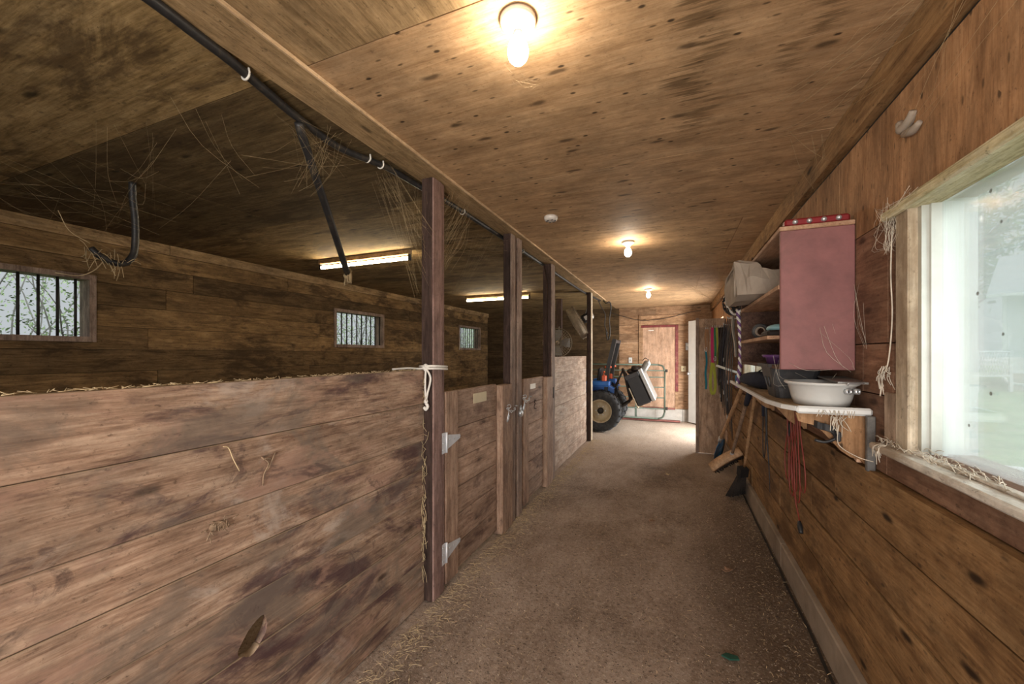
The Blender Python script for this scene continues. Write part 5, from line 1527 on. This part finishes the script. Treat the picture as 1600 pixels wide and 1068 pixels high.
def flakes(n, fx, lo, hi, name, m_, label, seed, cat):
    r_ = random.Random(seed); mb = MB()
    for i in range(n):
        x, y, z = fx(r_); x = min(max(x, -1.25), .62); k = r_.uniform(lo, hi); a_ = r_.uniform(0, 6.28); mb.cur = (r_.random(), r_.random())
        q = Rz(a_) @ Rx(r_.uniform(-.5, .5)); c_ = Vector((x, y, .004+k*.3)); h_ = k*r_.uniform(.12, .35)
        P = [c_+q @ Vector((k*r_.uniform(.6, 1)*math.cos(b_), k*.6*r_.uniform(.6, 1)*math.sin(b_), 0)) for b_ in (0, 1.2, 2.4, 3.7, 5)]
        T = c_+q @ Vector((0, 0, h_)); B = c_-q @ Vector((0, 0, h_))
        mb.add(P+[T, B], [(j, (j+1) % 5, 5) for j in range(5)]+[((j+1) % 5, j, 6) for j in range(5)])
    o = mb.build(name, m_, origin=(0, 0, 0)); tag(o, label, cat, None, 'stuff')
M['chip'] = plain('pale_wood_chip', (.50, .42, .34), .9, var=.5, scale=3)
M['clod'] = plain('dark_dirt_clod', (.06, .04, .028), .95, var=.5, scale=3)
def f_near(r_):
    y = .9+6.*r_.random()**1.8
    return (r_.uniform(-1.25, .62), y, .002)
flakes(2600, f_near, .002, .006, 'wood_chips', M['chip'], 'pale shavings and grit strewn over the floor', 61, 'wood chips')
flakes(1500, f_near, .002, .008, 'dirt_clods', M['clod'], 'small dark clods of dirt strewn over the floor', 62, 'dirt')
flakes(700, f_right, .003, .010, 'curb_dirt', M['clod'], 'dark dirt along the crack beside the right wall footing', 63, 'dirt')
def f_win(r_): return (XR-.02+r_.uniform(-.02, .06), r_.uniform(1.2, 1.82), 1.105)
mb = MB(); r_ = random.Random(12)
for i in range(120):
    mb.cur = (r_.random(), r_.random())
    p = Vector((XR-.03+r_.random()*.07, 1.80-.55*r_.random()**1.7, 1.108)); a_ = r_.uniform(0, 6.28); L = r_.uniform(.015, .06)
    q = p+Vector((math.cos(a_)*L*.5, math.sin(a_)*L, r_.uniform(0, .02)))
    mb.tube([p, (p+q)/2+Vector((0, 0, r_.uniform(.0, .012))), q], .0011, 4, 2)
for i in range(10):
    p = Vector((XR-.03, 1.79-r_.random()*.06, 1.108)); q = p+Vector((r_.uniform(-.03, -.005), r_.uniform(-.03, .03), r_.uniform(-.07, -.02)))
    mb.tube([p, (p+q)/2+Vector((-.012, 0, .01)), q], .0014, 4, 3)
tag(mb.build('sill_straw', M['twine']), 'nest of pale straw in the near corner of the window sill', 'straw', None, 'stuff')

# dried leaf, green scrap, crack
def leaf(x, y, s_, m_, label, seed):
    mb = MB(); mb.set(.5); r_ = random.Random(seed)
    n = 9; vs = []
    for i in range(n):
        a_ = 2*math.pi*i/n; rr = s_*(.6+.4*r_.random())*(1 if i % 2 else .75)
        vs.append((x+rr*math.cos(a_), y+rr*.7*math.sin(a_), .006+r_.random()*.02))
    top = [(a[0], a[1], a[2]+.003) for a in vs]
    c0_ = (x, y, .008); c1_ = (x, y, .012)
    allv = vs+top+[c0_, c1_]
    fs = [(i, 2*n, (i+1) % n) for i in range(n)]+[(n+i, n+(i+1) % n, 2*n+1) for i in range(n)]+[(i, (i+1) % n, n+(i+1) % n, n+i) for i in range(n)]
    mb.add(allv, fs); o = mb.build('dry_leaf', m_); tag(o, label, 'leaf')
M['dryleaf'] = plain('dry_leaf_brown', (.26, .15, .09), .9, var=.3)
leaf(.32, 2.93, .045, M['dryleaf'], 'curled brown leaf on the dark floor near the right wall', 1)
leaf(-.18, 3.55, .035, M['dryleaf'], 'brown leaf on the floor in the corridor middle', 2)
leaf(-.08, 5.0, .04, M['straw'], 'pale scrap on the floor below the shovel', 3)
M['greenscrap'] = plain('dark_green_scrap', (.01, .07, .045), .7)
mb = MB(); mb.set(.5); mb.prism([(.20, 2.10), (.235, 2.085), (.275, 2.10), (.27, 2.12), (.225, 2.125)], .003, .010, 'Z')
tag(mb.build('plastic_scrap', M['greenscrap']), 'dark green scrap on the near floor', 'scrap')
mb = MB(); mb.set(.5)
pts = [(.635+.012*mnoise.noise(Vector((0, y*3, 0))), y, .0015) for y in [1.5+.12*k for k in range(28)]]
mb.strap(pts, .014, .003, (1, 0, 0)); tag(mb.build('floor_crack', M['iron']), 'dark crack in the floor along the right wall footing', 'crack')

def web(name, anchors, n, label, seed, m_=None, rad=.0008, spread=.12, sag=.03):
    """tangle of dusty threads running between two clouds of anchor points"""
    r_ = random.Random(seed); mb = MB(); mb.set(.5)
    for i in range(n):
        a, b_ = r_.choice(anchors)
        a = Vector(a)+Vector([r_.gauss(0, spread*.5) for _ in range(3)]); b_ = Vector(b_)+Vector([r_.gauss(0, spread*.35) for _ in range(3)])
        a.z = min(a.z, ZC-.017); b_.z = min(b_.z, ZC-.017)
        mid = (a+b_)/2+Vector((r_.gauss(0, .02), r_.gauss(0, .02), -abs(r_.gauss(0, sag))))
        mb.tube([a, mid, b_], rad*.4*r_.uniform(.5, 1.5), 4, 3)
    o = mb.build(name, m_ or M['web'], origin=(0, 0, 0)); tag(o, label, 'cobweb', None, 'stuff')
web('cobweb', [((-1.45, 1.75, 2.4), (-1.32, 1.95, 2.1)), ((-1.33, 1.94, 2.4), (-1.33, 1.93, 1.95)), ((-1.5, 1.8, 2.42), (-1.37, 1.98, 1.75))], 46, 'brown cobwebs left of the roped post top', 21, spread=.09)
web('cobweb', [((-1.24, 2.2, 2.38), (-1.27, 2.02, 2.1)), ((-1.26, 2.1, 2.40), (-1.27, 2.0, 2.25)), ((-1.28, 2.35, 2.35), (-1.275, 2.04, 1.95))], 55, 'brown cobwebs right of the roped post top', 22, spread=.06)
web('cobweb', [((-1.45, 1.35, 2.42), (-1.55, 1.3, 2.2)), ((-1.42, 1.35, 2.42), (-1.6, 1.15, 2.2)), ((-1.50, 1.22, 2.40), (-1.46, 1.42, 2.3)), ((-1.8, 1.0, 2.43), (-1.75, 1.2, 2.2))], 38, 'cobwebs where the black pipe meets the cable', 23, spread=.12, rad=.0007)
web('cobweb', [((-3.0, 1.0, 2.43), (-2.6, 1.2, 2.1)), ((-2.2, 1.0, 2.43), (-2.62, 1.17, 2.25)), ((-3.6, .9, 2.42), (-3.0, 1.1, 2.2)), ((-3.9, 1.0, 2.40), (-3.4, 1.5, 2.43))], 34, 'faint cobwebs round the hooked black hose', 24, spread=.25, rad=.0007)
web('cobweb', [((-1.42, 3.0, 2.4), (-1.9, 3.1, 1.9)), ((-1.35, 3.05, 2.3), (-1.7, 2.8, 2.35)), ((-1.26, 3.5, 2.36), (-1.3, 3.36, 2.2))], 40, 'cobwebs round the tops of the middle posts', 25, spread=.12)
web('cobweb', [((.68, 1.3, 2.44), (.4, 1.9, 2.43)), ((.60, 2.2, 2.43), (.67, 2.4, 2.25)), ((.66, 1.7, 2.42), (.45, 2.2, 2.44)), ((.66, 1.0, 2.3), (.68, 1.6, 2.1))], 34, 'dusty threads where the ceiling meets the right wall', 26, spread=.14)
web('cobweb', [((.30, 6.6, 2.44), (.55, 6.3, 2.2)), ((.2, 6.0, 2.44), (.5, 6.2, 2.25)), ((.6, 5.5, 2.42), (.45, 6.4, 2.15)), ((.5, 4.5, 2.44), (.42, 3.5, 1.9))], 60, 'dusky cobwebs above the partition', 27, spread=.2, rad=.0016)
web('cobweb', [((XR-.02, 1.82, 1.93), (XR-.02, 1.72, 1.85)), ((XR-.01, 1.76, 1.92), (XR-.012, 1.765, 1.78)), ((XR-.02, 1.80, 1.94), (XR-.03, 1.60, 1.92))], 40, 'white cobwebs at the window\'s upper near corner', 28, M['twine'], spread=.03, rad=.0011)
web('cobweb', [((-.43, 1.1, 2.30), (-.50, 1.06, 2.32)), ((-.46, 1.12, 2.29), (-.40, 1.2, 2.27))], 16, 'fine threads round the nearest bulb', 29, spread=.03, rad=.0004)
web('cobweb', [((.43, 2.08, 1.40), (.46, 2.06, 1.28)), ((.50, 2.08, 1.36), (.62, 2.06, 1.33)), ((.60, 2.075, 1.52), (.68, 2.06, 1.36)), ((.68, 2.05, 1.7), (.70, 2.0, 1.45))], 14, 'pale threads and straw hanging on the red cabinet side', 30, M['twine'], spread=.03, rad=.001)

# loose twine and mud wasp nest
t = thing('hanging_twine', (XR-.05, 1.85, 1.0), 'frayed white twine dangling beside the window corner', 'twine')
mb = MB(); mb.set(.5); r_ = random.Random(8)
mb.tube([(XR-.01, 1.76, 1.86), (XR-.012, 1.765, 1.7), (XR-.01, 1.76, 1.55), (XR-.014, 1.775, 1.40), (XR-.02, 1.80, 1.34), (XR-.02, 1.82, 1.27)], .0022, 6, 5)
for i in range(16):
    p = Vector((XR-.018, 1.785, 1.37))+Vector([r_.gauss(0, .008) for _ in range(3)]); q = p+Vector((r_.gauss(0, .006), r_.gauss(.012, .012), -r_.uniform(.01, .09)))
    mb.tube([p, (p+q)/2+Vector((-.006, .004, 0)), q], .0014, 4, 3)
part('frayed_strands', mb, M['twine'], t)
t = thing('hanging_twine', (.6, 1.92, 1.0), 'white twine tassel hanging off the shelf\'s white edge', 'twine')
mb = MB(); mb.set(.5)
for i in range(13):
    p = Vector((.585+r_.gauss(0, .012), 1.92, SZ-.03)); q = p+Vector((r_.gauss(0, .012), -.004+r_.gauss(0, .006), -r_.uniform(.015, .08)))
    mb.tube([p, (p+q)/2+Vector((r_.gauss(0, .008), -.004, 0)), q], .0014, 4, 3)
mb.tube([(.59, 1.915, SZ-.06), (.585, 1.915, SZ-.12), (.60, 1.915, SZ-.15), (.65, 1.91, SZ-.18), (.69, 1.90, SZ-.19)], .0016, 5, 5)
for i in range(16):
    x = .50+.15*r_.random(); mb.tube([(x, 1.923, SZ-.006), (x+r_.gauss(0, .006), 1.917, SZ-.022-r_.random()*.012)], .0012, 4, 1)
part('strands', mb, M['twine'], t)
mb = MB(); mb.set(.5)
mb.tube([(XR-.006, 1.72, 2.19), (XR-.008, 1.70, 2.16), (XR-.008, 1.66, 2.165), (XR-.008, 1.635, 2.185)], [.012, .017, .014, .01], 8, 4)
mb.tube([(XR-.006, 1.69, 2.14), (XR-.008, 1.64, 2.125), (XR-.008, 1.60, 2.13)], [.012, .014, .008], 8, 4)
tag(mb.build('mud_nest', M['sack']), 'small pale mud nest on the plywood above the window', 'nest')
def twig(pts, label, m_='twine', r_=.0018):
    mb = MB(); mb.set(.5)
    for q in pts: mb.tube(q, r_, 5, 4)
    tag(mb.build('straw_stem', M[m_]), label, 'straw')
xf = -1.332
twig([[(xf, .821, 1.126), (xf, .838, 1.118), (xf+.004, .850, 1.08), (xf+.006, .869, 1.036)]], 'bent straw stem stuck on the stall boards, left of the forked twig', 'straw', .0015)
twig([[(xf, .948, 1.062), (xf+.004, .972, 1.035), (xf+.003, .955, 1.0), (xf+.002, .952, .962)], [(xf, 1.0, 1.066), (xf+.004, .978, 1.03), (xf+.004, .966, 1.012)], [(xf, .953, 1.05), (xf+.003, .965, 1.055), (xf, .985, 1.045)]], 'forked dry twig stuck on the stall boards', 'darktwig', .0026)
mb = MB(); mb.set(.5); r_ = random.Random(5)
mb.sphere((xf, .806, .878), .008, .030, .012, 14, 8, wob=.9, ws=50.)
for i in range(34):
    p = Vector((xf+.005, .806+r_.gauss(0, .020), .880+r_.gauss(0, .008))); mb.tube([p, p+Vector((.003, r_.gauss(0, .010), -r_.uniform(-.012, .022)))], .0016, 4, 1)
mb.tube([(xf+.004, .825, .884), (xf+.006, .822, .905), (xf+.004, .835, .902), (xf+.003, .858, .899)], .0016, 4, 4)
mb.tube([(xf+.004, .785, .872), (xf+.006, .776, .862), (xf+.004, .772, .848)], .0022, 4, 4)
tag(mb.build('cocoon_clump', M['darktwig']), 'clump of dry matted chaff stuck on the stall boards', 'clump')
r_ = random.Random(31); mb = MB(); mb.set(.5)
for i in range(70):
    z = r_.uniform(.2, 1.28); p = Vector((-1.333, 1.905+r_.uniform(-.01, .012), z))
    q = p+Vector((r_.uniform(0, .03), r_.uniform(-.02, .01), r_.uniform(-.12, .08)))
    mb.tube([p, (p+q)/2+Vector((r_.uniform(0, .015), -.006, 0)), q], .0014, 4, 3)
tag(mb.build('frayed_twine', M['straw']), 'straw and frayed twine wedged between the stall boards and the roped post', 'straw', None, 'stuff')
r_ = random.Random(33); mb = MB()
for i in range(260):
    mb.cur = (r_.random(), r_.random()); y = r_.uniform(.1, 1.9); p = Vector((-1.352+r_.uniform(-.014, .014), y, 1.331)); a_ = r_.uniform(0, 6.28); L = r_.uniform(.008, .04)
    mb.tube([p, p+Vector((math.cos(a_)*L*.4, math.sin(a_)*L, r_.uniform(0, .008)))], .0011, 4, 1)
tag(mb.build('ledge_chaff', M['straw']), 'chaff lying along the top edge of the long stall wall', 'straw', None, 'stuff')

# ------------------------------------------------------------------ outdoors
mb = MB(); mb.set(.5); mb.box(XR+.16, 60, -40, 70, -.3, -.12); mb.box(-60, XL-.16, -40, 70, -.3, -.12); mb.box(XL-.16, XR+.16, -40, YB-.25, -.3, -.12)
structure('ground_outside', mb, M['lawn'], 'green lawn outside the barn')
def leaf_cloud(mb, c, rx, ry, rz, n, s_, r_):
    for i in range(n):
        while True:
            p = Vector((r_.uniform(-1, 1), r_.uniform(-1, 1), r_.uniform(-1, 1)))
            if .25 < p.length < 1: break
        p = Vector((c[0]+p.x*rx, c[1]+p.y*ry, c[2]+p.z*rz))
        u = Vector((r_.gauss(0, 1), r_.gauss(0, 1), r_.gauss(0, 1))).normalized(); w = u.orthogonal().normalized(); k = s_*r_.uniform(.6, 1.3)
        mb.cur = (r_.random(), r_.random())
        mb.add([p-u*k, p+w*k*.45, p+u*k, p-w*k*.45], [(0, 1, 2, 3)])
def tree(x, y, h, rad, label, seed, m_='leaf', n=1500, s_=.22):
    r_ = random.Random(seed)
    t = thing('tree', (x, y, -.12), label, 'tree')
    mb = MB(); mb.set(.5); mb.tube([(x, y, -.12), (x+.1, y, h*.3), (x, y+.1, h*.7)], [rad*.07, rad*.055, rad*.03], 8, 4)
    for k in range(6):
        a_ = k*1.05; mb.tube([(x, y, h*(.3+.06*k)), (x+math.cos(a_)*rad*.6, y+math.sin(a_)*rad*.6, h*(.5+.06*k))], [rad*.03, rad*.01], 6, 1)
    part('trunk', mb, M['bark'], t)
    mb = MB()
    for k in range(9):
        a_ = r_.uniform(0, 6.28); q = r_.uniform(0, .6)
        leaf_cloud(mb, (x+math.cos(a_)*rad*q, y+math.sin(a_)*rad*q, h*(.45+.5*r_.random())), rad*.55, rad*.55, h*.22, n//9, s_, r_)
    part('foliage', mb, M[m_], t)
tree(22, 45, 15, 5.0, 'big leafy tree rising behind the white house', 41, n=3000, s_=.35)
tree(9.5, 44, 13, 4.6, 'tall leafy tree far left of the white house', 42)
tree(16.2, 36.5, 5.5, 2.6, 'low bushy tree just behind the lattice fence', 43)
# white house
hs = thing('white_house', (21, 27, -.12), 'white sided house across the lawn seen through the window', 'house')
def HB(mb, x0, x1, y0, y1, z0, z1): mb.box(x0, x1, y0, y1, z0, z1)
mb = MB(); mb.set(.5)
for k in range(17):
    z = .6+.2*k
    mb.box(14.55-.02*1, 24, 22.0-.0, 34, z, z+.2); mb.box(14.52, 24.0, 21.975, 34, z, z+.03)
part('siding_wall', mb, M['siding'], hs)
mb = MB(); mb.set(.5); mb.box(14.62, 24, 22.06, 34, -.12, .6); part('foundation', mb, M['concrete'], hs)
mb = MB(); mb.set(.5); mb.prism([(21.3, 4.0), (28, 6.6), (34.7, 4.0), (34.7, 3.85), (28, 6.4), (21.3, 3.85)], 14.0, 24.5, 'X'); part('roof', mb, M['roof'], hs)
mb = MB(); mb.set(.5); mb.prism([(22.0, 4.0), (28, 6.35), (34, 4.0)], 14.55, 14.65, 'X'); part('gable', mb, M['siding'], hs)
mb = MB(); mb.set(.5); mb.box(14.40, 14.52, 21.86, 21.98, .35, 3.9); mb.tube([(14.46, 21.92, .4), (14.6, 21.6, .2), (15.2, 21.3, .12)], .06, 8, 4); mb.box(14.0, 24.5, 21.2, 21.36, 3.86, 3.98); part('downspout', mb, M['vinyl'], hs)
hs.location = (21.4, 24.9, -.12); hs.rotation_euler = (0, 0, -.55)
# lattice fence
t = thing('lattice_fence', (10.5, 18.5, -.12), 'grey lattice fence beside the white house', 'fence')
mb = MB(); mb.set(.5)
fx0, fy0, fx1, fy1 = 7.5, 20.6, 12.7, 22.8
for k in range(52):
    f = k/48
    for sg in (-1, 1):
        f2_ = f+sg*.055
        if 0 <= f2_ <= 1 and 0 <= f <= 1:
            a = Vector((fx0+(fx1-fx0)*f, fy0+(fy1-fy0)*f, .55)); b_ = Vector((fx0+(fx1-fx0)*f2_, fy0+(fy1-fy0)*f2_, 1.5)); mb.tube([a, b_], .02, 4, 1)
part('lattice_panel', mb, M['lattice'], t)
for k in range(5):
    f = k/4; mb = MB(); mb.set(.5); x, y = fx0+(fx1-fx0)*f, fy0+(fy1-fy0)*f; mb.box(x-.05, x+.05, y-.05, y+.05, -.12, 1.6); part('fence_post', mb, M['lattice'], t)
mb = MB(); mb.set(.5); mb.tube([(fx0, fy0, 1.52), (fx1, fy1, 1.52)], .04, 6, 1); mb.tube([(fx0, fy0, .53), (fx1, fy1, .53)], .04, 6, 1); part('rail', mb, M['lattice'], t)
mb = MB(); mb.set(.5); mb.box(3.6, 6.2, 6.35, 6.5, -.13, .06, rot=Rz(-.25)); tag(mb.build('lawn_edging', M['siding']), 'low pale timber edging on the lawn', 'edging')
mb = MB(); mb.set(.5); mb.box(6, 20, 15.0, 15.3, -.13, -.09)
# shrubs and branches behind the stalls
def shrub(x, y, h, label, seed):
    r_ = random.Random(seed)
    t = thing('shrub', (x, y, -.12), label, 'shrub')
    mb = MB(); mb.set(.5)
    for k in range(26):
        p = Vector((x+r_.gauss(0, .2), y+r_.gauss(0, .35), -.12)); pts = [p]; d = Vector((r_.gauss(0, .2), r_.gauss(0, .3), 1)).normalized()
        for i in range(6):
            p = p+d*h/5.5; pts.append(p); d = (d+Vector((r_.gauss(0, .25), r_.gauss(0, .35), r_.gauss(0, .15)))).normalized()
        mb.tube(pts, [.012, .010, .009, .007, .005, .004, .002], 5, 3)
        for i in range(5):
            a = pts[r_.randint(1, 5)]; e = a+Vector((r_.gauss(0, .3), r_.gauss(0, .4), r_.gauss(.05, .3))); mb.tube([a, (a+e)/2+Vector((0, r_.gauss(0, .05), .04)), e], [.006, .005, .002], 4, 3)
    part('branches', mb, M['greytwig'], t)
    mb = MB(); leaf_cloud(mb, (x-.3, y, h*.55), .7, 1.0, h*.5, 4200, .024, r_); part('foliage', mb, M['leaf_pale'], t)
for i, (x, y, lab) in enumerate(((-6.4, 2.0, 'thin pale shrub outside the nearest barred window'), (-7.3, 5.0, 'thin pale shrub between the first and second barred windows'), (-6.6, 7.3, 'thin pale shrub outside the middle barred window'), (-7.2, 10.0, 'thin pale shrub between the middle and last barred windows'), (-6.8, 12.6, 'thin pale shrub outside the last barred window'), (-7.6, 15.5, 'thin pale shrub farthest beyond the barred windows'))):
    shrub(x, y, 3.6, lab, 50+i)
